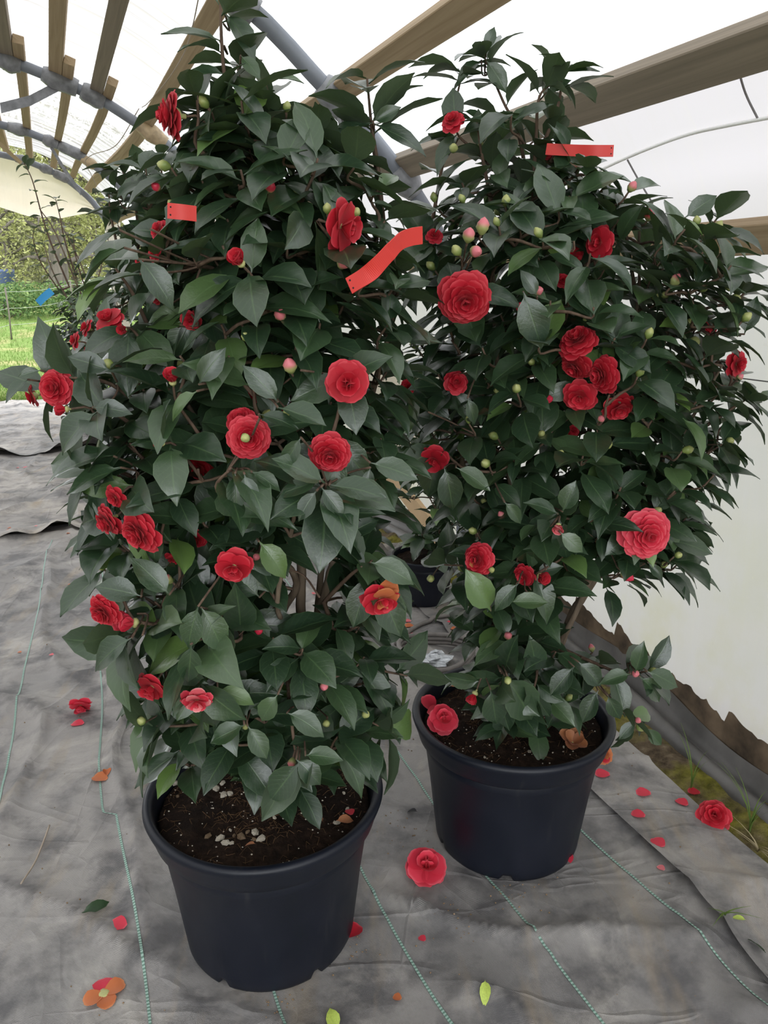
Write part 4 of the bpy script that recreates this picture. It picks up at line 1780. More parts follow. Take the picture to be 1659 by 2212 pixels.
HERO_A = [(258, 497, 150, 556, -.24, .35), (268, 535, 150, 588, -.26, .3), (302, 592, 180, 606, -.27, .25), (300, 560, 375, 640, -.27, .6), (325, 495, 300, 590, -.25, .7),
          (285, 1378, 184, 1428, -.30, .7), (308, 1372, 316, 1472, -.31, .95), (412, 1392, 410, 1478, -.31, .95), (428, 1310, 398, 1398, -.30, .9), (434, 1312, 490, 1402, -.29, .9),
          (305, 1288, 212, 1262, -.29, .8), (366, 1284, 300, 1212, -.28, .85), (470, 1330, 480, 1440, -.27, .8), (560, 1290, 500, 1230, -.2, .8),
          (508, 1022, 508, 1102, -.33, .85), (528, 1024, 545, 1090, -.33, .8), (492, 1020, 384, 1046, -.32, .6), (545, 1020, 600, 1045, -.32, .5),
          (694, 1052, 738, 1114, -.33, .7), (684, 1060, 640, 1118, -.33, .75), (712, 1048, 828, 1060, -.32, .55), (690, 1040, 600, 1060, -.31, .5), (650, 945, 610, 1010, -.31, .9),
          (800, 1000, 898, 1024, -.24, .7), (800, 1010, 790, 1062, -.26, .8), (560, 895, 640, 912, -.33, .4), (560, 905, 440, 935, -.33, .45), (600, 880, 700, 905, -.32, .4),
          (600, 868, 540, 790, -.28, .9), (650, 800, 720, 835, -.27, .6), (430, 830, 470, 760, -.28, .9), (425, 845, 360, 890, -.28, .5),
          (646, 1648, 582, 1730, -.27, .95), (640, 1640, 694, 1692, -.27, .9), (660, 1632, 728, 1630, -.26, .75), (535, 1568, 578, 1636, -.28, .95), (528, 1566, 455, 1600, -.28, .7),
          (620, 1540, 700, 1575, -.26, .7), (600, 1500, 560, 1560, -.27, .8), (470, 1490, 540, 1510, -.26, .6), (780, 1225, 778, 1312, -.2, .85), (800, 1215, 892, 1242, -.21, .7),
          (560, 1170, 620, 1240, -.27, .9), (690, 1290, 700, 1400, -.2, .5), (475, 88, 356, 52, 0, .35), (486, 30, 556, 96, 0, .5), (486, 160, 400, 150, -.02, .45),
          (520, 120, 560, 160, -.02, .7), (570, 170, 648, 165, 0, .4), (530, 210, 500, 290, -.04, .9), (805, 265, 705, 290, .02, .45), (808, 268, 918, 310, .02, .5), (800, 255, 730, 225, .02, .4),
          (806, 262, 862, 235, .02, .9), (60, 820, 8, 862, -.16, .4), (88, 800, 40, 808, -.16, .8), (240, 800, 150, 770, -.2, .9), (210, 890, 110, 960, -.24, .5), (200, 880, 265, 880, -.24, .8),
          (260, 1010, 140, 1052, -.24, .4), (245, 985, 95, 990, -.23, .4)]
HERO_B = [(1018, 556, 1030, 662, -.36, .9), (1130, 630, 1172, 745, -.30, .85), (1160, 640, 1135, 590, -.29, .8), (1608, 722, 1628, 648, -.14, .95), (1600, 725, 1545, 690, -.14, .7),
          (1372, 1452, 1392, 1396, -.21, .95), (1382, 1462, 1444, 1512, -.21, .8), (1398, 1450, 1468, 1478, -.21, .7), (1362, 1456, 1306, 1462, -.21, .75), (1292, 1492, 1254, 1556, -.20, .9),
          (1312, 1502, 1338, 1556, -.20, .9), (1374, 1558, 1336, 1590, -.20, .85), (1396, 1572, 1430, 1614, -.20, .9), (1240, 1440, 1190, 1500, -.2, .85), (1250, 1430, 1300, 1480, -.2, .8),
          (1210, 1150, 1260, 1190, -.30, .9), (1205, 1110, 1150, 1080, -.29, .6), (1215, 1105, 1240, 1045, -.29, .9), (1090, 1085, 1130, 1125, -.29, .9), (1120, 1260, 1065, 1310, -.28, .85),
          (1060, 1320, 1015, 1240, -.26, .9), (1100, 1300, 1180, 1300, -.27, .7), (1180, 1230, 1230, 1310, -.26, .9), (925, 890, 935, 985, -.24, .9), (1010, 860, 1030, 910, -.26, .8),
          (985, 1010, 1060, 1050, -.26, .6), (960, 1010, 985, 1100, -.24, .85), (1340, 870, 1330, 800, -.22, .95), (1440, 800, 1440, 880, -.16, .95), (1420, 870, 1470, 810, -.16, .9),
          (1550, 960, 1600, 1020, -.16, .9), (1500, 940, 1440, 1000, -.16, .8), (1440, 1165, 1540, 1185, -.18, .6), (1400, 1215, 1430, 1250, -.2, .8), (1330, 1090, 1290, 1110, -.26, .7),
          (1200, 160, 1290, 138, 0, .4), (1180, 200, 1230, 170, 0, .7), (1050, 110, 1065, 60, .04, .7), (1040, 130, 985, 160, .04, .5), (1050, 130, 1095, 190, .04, .7), (1225, 330, 1205, 270, -.05, .95),
          (1000, 240, 1055, 250, .04, .4), (1480, 470, 1545, 420, -.04, .9), (1560, 500, 1659, 520, -.06, .4), (1080, 1450, 1030, 1500, -.22, .85), (1090, 1460, 1160, 1560, -.22, .9), (1060, 1490, 1075, 1570, -.22, .9)]

# --- the front camellia
rows_a = [(1630, 500, 680, 0.3), (1570, 330, 800, 0.9), (1500, 330, 850, 1.0), (1420, 270, 860, 0.75), (1330, 250, 840, 0.60), (1240, 240, 830, 0.50),
          (1150, 210, 835, 0.9), (1050, 200, 855, 1.0), (950, 200, 870, 1.0), (850, 215, 885, 1.0), (750, 260, 895, 1.0), (650, 285, 895, 1.0), (550, 300, 885, 1.0),
          (450, 325, 865, 0.85), (380, 345, 830, 0.55), (300, 380, 730, 0.30), (220, 420, 640, 0.16), (150, 440, 580, 0.07)]
stems_a = [dict(p=[(640, 1420, -.02), (650, 1240, -.03), (665, 1080, -.02), (690, 800, 0), (650, 500, 0), (600, 320, .02)], r=.012),
           dict(p=[(665, 1450, .0), (700, 1290, .0), (735, 1160, .0), (790, 900, .02), (845, 700, .04), (850, 520, .05)], r=.0125),
           dict(p=[(660, 1440, .06), (692, 1260, .06), (688, 1160, .06), (640, 900, .10), (560, 600, .1), (510, 380, .06)], r=.009),
           dict(p=[(600, 1400, .04), (580, 1260, .04), (560, 1150, .02), (480, 900, .0), (420, 640, .02), (430, 420, .03)], r=.0125),
           dict(p=[(590, 1380, -.04), (640, 1260, -.05), (560, 1150, -.10), (420, 900, -.10), (330, 720, -.08)], r=.010),
           dict(p=[(560, 1380, -.02), (480, 1300, -.06), (380, 1290, -.10), (300, 1290, -.14)], r=.007),
           dict(p=[(520, 1330, .06), (420, 1100, .02), (300, 930, -.02), (200, 850, -.04)], r=.008),
           dict(p=[(620, 1420, -.06), (600, 1300, -.16), (640, 1050, -.20), (560, 900, -.2)], r=.007)]
shoots_a = [dict(p=[(520, 430, 0), (495, 260, .0), (480, 110, 0), (476, 10, 0)], **{'from': 0.10}, gap=.05, tip=2, size=1.0),
            dict(p=[(545, 420, .05), (535, 270, .05), (512, 140, .05)], gap=.055, tip=4),
            dict(p=[(600, 420, 0), (590, 310, 0), (583, 215, 0)], gap=.055, tip=4),
            dict(p=[(440, 430, -.05), (432, 300, -.05), (425, 205, -.05)], gap=.055, tip=4),
            dict(p=[(830, 600, .05), (818, 430, .05), (803, 280, .05), (793, 170, .05)], gap=.05, tip=4, **{'from': 0.12}, rep=1),
            dict(p=[(830, 500, .04), (815, 350, .04), (800, 260, .04)], gap=.2, tip=6, **{'from': 0.3}, size=1.15),
            dict(p=[(700, 480, 0), (690, 380, 0), (680, 300, 0)], gap=.034, tip=4),
            dict(p=[(740, 520, .02), (745, 430, .02), (748, 330, .02)], gap=.034, tip=4),
            dict(p=[(360, 800, -.08), (295, 650, -.1), (250, 580, -.12)], gap=.028, tip=5, size=1.25),
            dict(p=[(330, 900, -.1), (240, 830, -.14), (150, 815, -.16)], gap=.034, tip=5),
            dict(p=[(330, 960, -.12), (260, 900, -.18), (200, 880, -.2)], gap=.03, tip=5, size=1.1),
            dict(p=[(340, 1060, -.1), (260, 1020, -.16), (190, 1020, -.2)], gap=.03, tip=5, size=1.1),
            dict(p=[(560, 1130, -.2), (470, 1060, -.28), (500, 1010, -.3)], gap=.03, tip=6, size=1.05),
            dict(p=[(680, 1150, -.16), (700, 1080, -.26), (705, 1045, -.3)], gap=.04, tip=7, size=1.1),
            dict(p=[(640, 1420, -.05), (540, 1500, -.15), (440, 1560, -.2), (330, 1570, -.22)], gap=.028, tip=4, size=1.05),
            dict(p=[(650, 1420, -.02), (740, 1520, -.1), (840, 1580, -.12)], gap=.032, tip=5),
            dict(p=[(690, 1380, .02), (800, 1440, .0), (880, 1460, .0)], gap=.03, tip=4),
            dict(p=[(620, 1450, -.1), (630, 1560, -.2), (640, 1640, -.22)], gap=.04, tip=5, size=1.15),
            dict(p=[(380, 1300, -.12), (300, 1360, -.2), (270, 1390, -.22)], gap=.05, tip=5, size=1.2),
            dict(p=[(700, 1300, -.06), (760, 1240, -.14), (800, 1215, -.16)], gap=.035, tip=5, size=1.15),
            dict(p=[(480, 1300, -.1), (520, 1380, -.2), (420, 1380, -.26)], gap=.034, tip=6, size=1.15)]
blooms_a = [B(120, 838, 43, 'formal', (-.15, .15, 1), -.16), B(72, 856, 26, 'small', (-.9, -.2, .3), -.12), B(142, 884, 22, 'half', (-1, 0, .25), -.18),
            B(538, 945, 50, 'formal', (.2, .05, 1), -.27), B(520, 905, 34, 'small', (-.1, .7, .7), -.24),
            B(712, 980, 50, 'formal', (.05, -.25, 1), -.26), B(750, 826, 50, 'loose', (.1, 0, 1), -.24),
            B(506, 1222, 42, 'loose', (0, -.35, .9), -.29), B(822, 1292, 46, 'loose', (.25, -.4, .8), -.22, m=('rust', .25)),
            B(305, 1147, 56, 'formal', (-.5, -.2, .75), -.28), B(236, 1124, 40, 'formal', (-.6, -.3, .6), -.25), B(250, 1074, 29, 'small', (-.4, -.2, .7), -.25),
            B(376, 1206, 22, 'small', (0, -.5, .6), -.22), B(226, 1320, 42, 'formal', (-.4, -.25, .85), -.27), B(288, 1345, 34, 'half', (-.6, .3, .5), -.25, 'rose'),
            B(330, 1482, 40, 'loose', (-.35, -.4, .8), -.27), B(425, 1512, 38, 'small', (.1, -.4, .8), -.29, 'rose', ('pink', .4)),
            B(374, 250, 52, 'formal', (-.93, .0, .35), -.1), B(735, 488, 58, 'loose', (.85, -.2, .3), -.2), B(520, 568, 28, 'half', (-.3, .5, .7), -.24),
            B(343, 498, 26, 'small', (-.5, .3, .6), -.12), B(334, 548, 20, 'small', (-.5, .2, .6), -.12), B(373, 824, 26, 'half', (.05, .8, .5), -.22),
            B(540, 850, 26, 'small', (0, .3, .8), -.12), B(412, 692, 24, 'small', (0, -.2, .8), -.12), B(350, 958, 18, 'half', (-.3, .2, .8), -.25),
            B(432, 1010, 34, 'small', (-.2, -.2, .8), -.12), B(424, 1164, 24, 'small', (0, -.2, .8), -.14), B(268, 712, 18, 'half', (-.1, 0, 1), -.14),
            B(340, 640, 18, 'small', (-.4, .2, .7), -.1), B(600, 880, 20, 'small', (0, .2, .8), -.08)]
buds_a = [(626, 790, -.24, 'p', 20, (-.1, .7, .4)), (605, 680, -.22, 'p', 17, (0, .2, .9)), (530, 727, -.22, 'g', 13, (0, .5, .6)), (741, 568, -.2, 'p', 18, (.5, 0, .8)),
          (530, 946, -.34, 'g', 14, (.2, 0, 1)), (707, 450, -.2, 'g', 13, (0, .7, .4)), (770, 458, -.18, 'g', 12, (.2, .6, .5)), (440, 220, -.1, 'g', 15, (-.4, .6, .4)),
          (232, 787, -.18, 'g', 17, (-.5, .2, .6)), (584, 404, -.16, 'r', 16, (.3, .6, .5)), (559, 1362, -.2, 'r', 13, (.2, .2, .8)), (700, 1482, -.2, 'p', 13, (.1, -.2, .9)),
          (705, 1563, -.2, 'g', 11, (0, .1, 1)), (790, 1543, -.16, 'g', 12, (.2, .4, .7)), (630, 1648, -.24, 'p', 12, (-.2, -.5, .7)), (530, 1570, -.24, 'g', 9, (0, 0, 1)),
          (305, 1557, -.24, 'g', 13, (-.2, .6, .5)), (337, 404, -.1, 'r', 13, (-.4, .3, .6)), (554, 1203, -.26, 'p', 11, (0, .1, 1)), (620, 890, -.3, 'g', 12, (.1, .1, 1)),
          (362, 640, -.22, 'g', 15, (.2, .7, .5)), (620, 230, -.05, 'g', 12, (.2, .7, .4))]
peb_a = []
rp = random.Random(4)
for (px, py, rad, m) in ((377, 1685, 9, 0), (482, 1650, 0, 0), (466, 1705, 11, 1), (481, 1697, 8, 2), (484, 1722, 9, 0), (498, 1722, 8, 3), (395, 1658, 9, 4), (412, 1662, 6, 1),
                         (473, 1669, 8, 1), (396, 1678, 8, 5), (449, 1800, 9, 4), (475, 1809, 10, 1), (486, 1823, 9, 2), (500, 1822, 6, 0), (551, 1800, 9, 0), (565, 1815, 11, 3),
                         (521, 1805, 10, 5), (535, 1797, 6, 5), (549, 1815, 6, 4), (593, 1775, 6, 2), (729, 1778, 7, 1), (722, 1776, 5, 0), (750, 1750, 6, 2), (743, 1715, 5, 3),
                         (782, 1703, 6, 1), (505, 1800, 5, 4), (540, 1720, 8, 5), (383, 1716, 5, 4), (497, 1790, 5, 1)):
    if rad:
        w = at_h(px, py, 0.305)
        peb_a.append((w.x - POT_A.x, w.y - POT_A.y, rad * 1.55 / FPX, m))
plant_a = camellia('potted_camellia', 'tall red camellia in a black pot with white pebbles on the soil', POT_A, rows_a, stems_a, shoots_a, blooms_a, buds_a, 380, 21,
                   clear=((690, 1255, 62, 95), (640, 1260, 40, 70), (460, 1750, 130, 100), (730, 1760, 90, 85), (560, 1800, 120, 70)), pebbles=peb_a, sep=0.044, depth=(0.12, 0.30), bud_prob=0.12, hero=HERO_A)

# --- the camellia beside the wall
rows_b = [(1540, 1020, 1200, 0.5), (1470, 1010, 1260, 0.7), (1380, 1000, 1290, 0.55), (1300, 980, 1330, 0.6), (1230, 970, 1440, 0.8), (1150, 960, 1490, 1), (1080, 950, 1510, 1),
          (1000, 920, 1540, 1), (900, 880, 1580, 1), (800, 865, 1610, 1), (700, 860, 1610, 1), (600, 860, 1590, 1), (520, 870, 1560, 0.8), (450, 895, 1440, 0.65),
          (380, 930, 1310, 0.48), (300, 960, 1260, 0.22), (230, 980, 1220, 0.10)]
stems_b = [dict(p=[(1205, 1400, .0), (1240, 1320, .0), (1290, 1235, .0), (1330, 1100, 0), (1400, 850, 0), (1470, 620, .02), (1500, 520, .03)], r=.0135),
           dict(p=[(1120, 1400, .0), (1065, 1330, .0), (1050, 1230, .0), (1000, 1000, .02), (995, 850, .03), (960, 600, .05)], r=.012),
           dict(p=[(1130, 1390, .05), (1180, 1150, .08), (1200, 900, .1), (1180, 600, .1), (1160, 400, .08)], r=.011),
           dict(p=[(1150, 1390, .0), (1130, 1200, -.05), (1090, 950, -.08), (1070, 700, -.06), (1060, 450, .0)], r=.010),
           dict(p=[(1160, 1400, .02), (1230, 1150, .0), (1280, 900, -.02), (1370, 700, .0), (1380, 500, .03)], r=.010),
           dict(p=[(1210, 1390, -.02), (1330, 1140, -.06), (1460, 960, -.1), (1560, 790, -.1)], r=.009)]
shoots_b = [dict(p=[(930, 500, .05), (955, 360, .05), (980, 240, .05), (1000, 150, .05)], gap=.06, tip=6, **{'from': 0.16}),
            dict(p=[(1140, 400, .05), (1120, 290, .05), (1085, 215, .05), (1045, 120, .05)], gap=.045, tip=6, **{'from': 0.16}),
            dict(p=[(1150, 420, 0), (1158, 300, 0), (1165, 210, 0), (1200, 175, 0)], gap=.045, tip=5, **{'from': 0.1}),
            dict(p=[(1165, 330, 0), (1205, 230, 0), (1215, 150, 0)], gap=.05, tip=5, **{'from': 0.06}),
            dict(p=[(1060, 430, 0), (1040, 330, 0), (1030, 260, 0)], gap=.03, tip=5),
            dict(p=[(1440, 640, 0), (1500, 540, 0), (1550, 470, 0)], gap=.026, tip=5, bud=1),
            dict(p=[(1370, 620, 0), (1355, 520, 0), (1345, 450, 0)], gap=.028, tip=5),
            dict(p=[(1500, 800, -.05), (1570, 690, -.08), (1615, 620, -.1)], gap=.028, tip=5),
            dict(p=[(1480, 950, -.05), (1570, 890, -.1), (1630, 850, -.12)], gap=.03, tip=4),
            dict(p=[(1210, 1400, -.05), (1280, 1430, -.1), (1345, 1455, -.14), (1400, 1450, -.16)], gap=.026, tip=4, bud=1),
            dict(p=[(1250, 1430, -.1), (1320, 1510, -.16), (1375, 1565, -.18)], gap=.036, tip=4, size=.85, bud=1),
            dict(p=[(1120, 1400, -.06), (1100, 1440, -.14), (1080, 1480, -.18)], gap=.03, tip=6, size=1.05),
            dict(p=[(1150, 1400, -.06), (1160, 1450, -.14), (1150, 1500, -.18)], gap=.03, tip=6),
            dict(p=[(1080, 1300, .0), (1020, 1230, -.06), (960, 1220, -.08)], gap=.03, tip=5),
            dict(p=[(1330, 1150, -.06), (1430, 1150, -.12), (1490, 1160, -.12)], gap=.036, tip=3, size=.9),
            dict(p=[(1400, 1050, -.05), (1480, 1010, -.12), (1560, 960, -.14)], gap=.03, tip=5)]
blooms_b = [B(1004, 645, 62, 'formal', (-.05, -.4, 1), -.30), B(1395, 1154, 59, 'formal', (.05, .1, 1), -.24, 'rose'),
            B(1248, 738, 46, 'formal', (-.45, .65, .45), -.24), B(1245, 788, 42, 'formal', (-.6, -.6, .4), -.22), B(1304, 810, 44, 'formal', (-.85, -.1, .4), -.24),
            B(1252, 856, 40, 'small', (-.3, -.3, .8), -.2), B(1335, 880, 38, 'small', (.1, -.4, .7), -.2),
            B(1033, 1208, 38, 'formal', (-.55, .2, .7), -.24, m=('rust', .08)), B(1132, 1243, 28, 'small', (-.5, -.1, .6), -.2), B(1168, 1245, 23, 'half', (.2, .1, .9), -.24),
            B(1297, 524, 36, 'loose', (-.75, 0, .5), -.16), B(1590, 786, 33, 'small', (.35, 0, .5), -.05), B(1535, 706, 20, 'small', (.3, .2, .5), -.02),
            B(978, 262, 28, 'small', (-.3, .4, .6), -.02), B(1240, 552, 24, 'small', (.2, -.3, .7), -.1), B(1215, 606, 18, 'small', (0, .3, .7), -.1),
            B(1206, 1136, 19, 'half', (-.2, -.3, .8), -.28, 'pink'), B(985, 826, 28, 'small', (.1, .3, .7), -.16), B(880, 836, 18, 'small', (-.3, 0, .7), -.1),
            B(938, 992, 34, 'loose', (-.2, -.4, .8), -.18), B(1236, 930, 18, 'small', (0, 0, 1), -.1), B(846, 592, 15, 'small', (-.2, .1, .8), -.05),
            B(938, 510, 20, 'small', (0, .4, .7), -.1), B(1025, 1500, 22, 'half', (-.4, -.6, .4), -.18), B(1185, 330, 16, 'small', (-.2, .2, .7), 0)]
buds_b = [(1013, 508, -.34, 'p', 18, (.1, .7, .4)), (1043, 488, -.33, 'p', 19, (.15, .9, .2)), (986, 541, -.33, 'g', 15, (-.5, .6, .4)), (1028, 543, -.36, 'p', 17, (.3, -.1, .9)),
          (1125, 664, -.28, 'r', 15, (-.1, .1, 1)), (1162, 628, -.26, 'p', 14, (.6, .2, .6)), (1146, 408, -.1, 'g', 12, (0, .7, .5)), (1403, 463, -.1, 'r', 15, (.1, .8, .4)),
          (1505, 477, -.05, 'g', 12, (-.2, .8, .3)), (1553, 487, -.05, 'g', 12, (.3, .8, .3)), (1437, 637, -.12, 'g', 11, (0, .4, .8)), (1415, 640, -.12, 'g', 11, (-.4, .4, .7)),
          (1576, 620, -.1, 'g', 12, (.2, .2, .8)), (1590, 643, -.1, 'g', 12, (.4, -.1, .7)), (1500, 738, -.12, 'g', 16, (.2, .2, .9)), (1348, 793, -.24, 'g', 13, (.3, .1, .9)),
          (1355, 1243, -.2, 'r', 17, (.6, -.4, .5)), (1185, 862, -.2, 'r', 13, (.1, .1, 1)), (1490, 695, -.14, 'g', 10, (0, .3, .8)), (1212, 978, -.24, 'g', 9, (0, .2, 1)),
          (1577, 952, -.14, 'g', 11, (.3, .1, .8)), (1062, 1231, -.26, 'g', 9, (0, .1, 1)), (1145, 1287, -.26, 'g', 12, (.3, -.2, .8)), (1097, 1470, -.24, 'g', 11, (0, -.3, .9)),
          (930, 1250, -.12, 'g', 11, (-.4, 0, .8)), (1373, 1455, -.2, 'p', 11, (-.3, .3, .8)), (1378, 1556, -.2, 'p', 9, (-.1, .4, .8)), (1265, 690, -.2, 'g', 9, (0, .2, 1)),
          (980, 320, -.05, 'g', 13, (.2, .2, .9))]
plant_b = camellia('potted_camellia', 'wide red camellia in a black pot beside the plastic film wall', POT_B, rows_b, stems_b, shoots_b, blooms_b, buds_b, 400, 22,
                   clear=((1245, 1345, 55, 80), (1330, 1330, 60, 90), (900, 1330, 60, 120)), leaf=(0.066, 0.102), sep=0.046, depth=(0.12, 0.30), bud_prob=0.34, hero=HERO_B,
                   pebbles=[(0.02, -0.12, .005, 0), (0.10, -0.10, .004, 1), (-0.08, -0.13, .004, 2), (0.13, 0.02, .006, 4), (0.15, -0.04, .005, 5)])

# --- the camellia behind the front one
rows_c = [(1400, 350, 470, 0.5), (1250, 310, 480, 0.6), (1050, 260, 500, 0.9), (900, 235, 520, 1), (800, 215, 530, 1), (700, 215, 540, 1), (600, 232, 540, 1), (500, 225, 520, 0.9),
          (430, 222, 470, 0.8), (370, 235, 430, 0.55), (340, 260, 380, 0.3)]
stems_c = [dict(p=[(400, 1250, 0), (380, 1000, 0), (350, 700, 0), (320, 450, 0)], r=.012), dict(p=[(420, 1200, .05), (460, 800, .05), (440, 500, .05)], r=.010),
           dict(p=[(390, 1200, -.05), (300, 900, -.1), (230, 700, -.1)], r=.009)]
shoots_c = [dict(p=[(300, 520, 0), (290, 430, 0), (260, 360, 0)], gap=.034, tip=5), dict(p=[(260, 560, -.05), (240, 470, -.05), (235, 420, -.05)], gap=.034, tip=4),
            dict(p=[(360, 460, 0), (350, 380, 0), (345, 340, 0)], gap=.034, tip=4)]
blooms_c = [B(236, 694, 34, 'loose', (-.2, .7, .5), -.3), B(188, 708, 22, 'small', (-.7, .4, .4), -.28), B(163, 736, 20, 'small', (-.7, .2, .5), -.3), B(196, 752, 14, 'half', (-.2, -.2, .8), -.3),
            B(250, 545, 9, 'half', (-.8, 0, .4), -.2), B(300, 560, 12, 'small', (-.2, .2, .8), -.25)]
plant_c = camellia('potted_camellia', 'red camellia in a black pot half hidden behind the two big camellias', POT_C, rows_c, stems_c, shoots_c, blooms_c, [], 170, 23,
                   sep=0.058, depth=(0.2, 0.34), detail=False, n_single=120, bud_prob=0.1)

# --- the tall thin camellia near the open end
rows_d = [(900, 130, 330, 0.8), (850, 120, 330, 0.9), (800, 110, 320, 1), (740, 100, 300, 1), (690, 110, 300, 1), (650, 130, 280, 0.8), (630, 150, 250, 0.5)]
stems_d = [dict(p=[(200, 820, 0), (175, 700, 0), (120, 600, 0), (95, 530, 0)], r=.014), dict(p=[(215, 820, 0), (200, 700, 0), (160, 600, 0), (118, 500, 0), (85, 450, 0)], r=.014),
           dict(p=[(240, 800, 0), (215, 680, 0), (170, 560, 0), (135, 490, 0)], r=.013), dict(p=[(240, 800, .1), (260, 720, .1), (250, 640, .1)], r=.013)]
shoots_d = [dict(p=[(150, 620, 0), (112, 530, 0), (92, 470, 0), (70, 390, 0), (52, 352, 0)], gap=.06, tip=4, size=1.1, r=.008),
            dict(p=[(165, 600, 0), (140, 520, 0), (130, 470, 0), (120, 430, 0)], gap=.055, tip=4, r=.007),
            dict(p=[(130, 630, .1), (90, 570, .1), (72, 520, .1), (75, 490, .1)], gap=.045, tip=4, r=.007),
            dict(p=[(190, 640, 0), (165, 560, 0), (158, 510, 0)], gap=.05, tip=4, r=.007),
            dict(p=[(200, 650, -.1), (215, 590, -.1), (228, 540, -.1), (238, 500, -.1)], gap=.06, tip=3, r=.005)]
plant_d = camellia('potted_camellia', 'tall thin stemmed camellia with a blue tag near the open end', POT_D, rows_d, stems_d, shoots_d, [B(60, 850, 3, 'half')][:0], [], 190, 24,
                   leaf=(0.075, 0.11), sep=0.085, depth=(0.25, 0.42), detail=False, n_single=150, bud_prob=0.0, leaves_per=(3, 5))

# --- small dark camellia in the gap between the two big ones
rows_e = [(1190, 890, 970, 0.7), (1130, 885, 985, 1), (1060, 875, 985, 1), (980, 880, 975, 0.8), (920, 890, 960, 0.6)]
stems_e = [dict(p=[(960, 1180, 0), (940, 1080, 0), (930, 960, 0)], r=.012), dict(p=[(960, 1180, 0), (990, 1080, .05), (1000, 980, .05)], r=.011)]
plant_e = camellia('potted_camellia', 'small dark leaved camellia standing further back between the two big camellias', POT_E, rows_e, stems_e, [], [], [], 34, 25,
                   leaf=(0.08, 0.11), sep=0.07, depth=(0.10, 0.16), detail=False, n_single=90, bud_prob=0.1, clear=((900, 1105, 36, 42), (945, 1035, 24, 42)), soil_h=0.185, pot_scale=0.6)

# ------------------------------------------------------------------ plant tags
def ribbon(name, px, width, mat, label, holes=True, tilt=(0, 0, 1), cat='plant tag', thick=0.0009):
    """plastic strip following photo points (x, y, distance)"""
    P = spline([at_y(*q) for q in px], 16)
    V, U, F = [], [], []
    for i, p in enumerate(P):
        t = (P[min(i + 1, len(P) - 1)] - P[max(0, i - 1)]).normalized()
        up = Vector(tilt)
        up = (up - t * up.dot(t)).normalized()
        nrm = t.cross(up).normalized()
        for a, c in ((-1, -1), (1, -1), (1, 1), (-1, 1)):
            V.append(p + up * (a * width / 2) + nrm * (c * thick))
            U.append((a, i))
    n = len(P)
    for i in range(n - 1):
        for k in range(4):
            k2 = (k + 1) % 4
            F.append((i * 4 + k, i * 4 + k2, i * 4 + 4 + k2, i * 4 + 4 + k))
    F += [(3, 2, 1, 0), tuple((n - 1) * 4 + k for k in range(4))]
    o = obj(name, mesh_data(name, V, F, mat, smooth=False))
    tag(o, label, cat)
    if holes:
        t = (P[1] - P[0]).normalized()
        up = Vector(tilt)
        up = (up - t * up.dot(t)).normalized()
        nrm = t.cross(up).normalized()
        for s in (-0.25, 0.25):
            c = P[0] + t * width * 0.22 + up * (s * width)
            b = MB()
            b.tube([c - nrm * (thick + 0.0004), c + nrm * (thick + 0.0004)], width * 0.06, 10)
            b.build('punched_hole', M_BLACK, o)
    return o


ribbon('plant_tag', [(754, 618, .98), (800, 588, .97), (842, 545, .98), (866, 521, .99), (888, 512, 1.0), (912, 508, 1.01)], 0.021, M_TAGR,
       'long bent red plastic tag with punched holes between the two big camellias', tilt=(0.25, 0, 1))
ribbon('plant_tag', [(362, 455, 1.02), (392, 458, 1.02), (424, 462, 1.03)], 0.0185, M_TAGR, 'short flat red plastic tag tied below the top of the pebbled pot camellia')
ribbon('plant_tag', [(1325, 326, 1.46), (1285, 326, 1.46), (1240, 325, 1.48), (1180, 322, 1.5)], 0.019, M_TAGR, 'thin red plastic tag sticking out high beside the film wall')
ribbon('plant_tag', [(82, 655, 6.01), (96, 641, 6.01), (112, 628, 6.03)], 0.055, M_TAGB, 'bright blue plastic tag on the tall thin camellia', holes=False)

# ------------------------------------------------------------------ fallen blooms, petals and leaves
SEED = [500]


from mathutils.bvhtree import BVHTree
SHEETS = []
for o_ in (mat_main, mat_side, mat_far1, mat_far2, moss):
    SHEETS.append(BVHTree.FromPolygons([v.co.copy() for v in o_.data.vertices], [tuple(p.vertices) for p in o_.data.polygons]))


def on_ground(px, py, extra=0.0):
    p = at_h(px, py, 0.012)
    hits = [t_.ray_cast(Vector((p.x, p.y, 0.5)), Vector((0, 0, -1)))[0] for t_ in SHEETS]
    z = max([h_.z for h_ in hits if h_ is not None] or [0.0])
    return Vector((p.x, p.y, z + extra))


def loose_petal(px, py, ang, size, col, label, group=None, h=None, cls=0, tilt=0.0, kind='fallen_petal', cat='petal'):
    SEED[0] += 1
    r = random.Random(SEED[0])
    p = on_ground(px, py) if h is None else at_h(px, py, h)
    ln = size * project(p)[2] / FPX
    m = (Matrix.Translation(p + Vector((0, 0, 0.003))) @ Matrix.Rotation(math.radians(ang), 4, 'Z') @ Matrix.Rotation(tilt, 4, 'X')
         @ Matrix.Translation((0, -ln / 2, 0)) @ Matrix.Diagonal((ln * 1.0, ln, ln * 0.8, 1)))
    o = obj(kind, r.choice(PETAL[col][cls]), None, m)
    tag(o, label, cat, group)
    return o


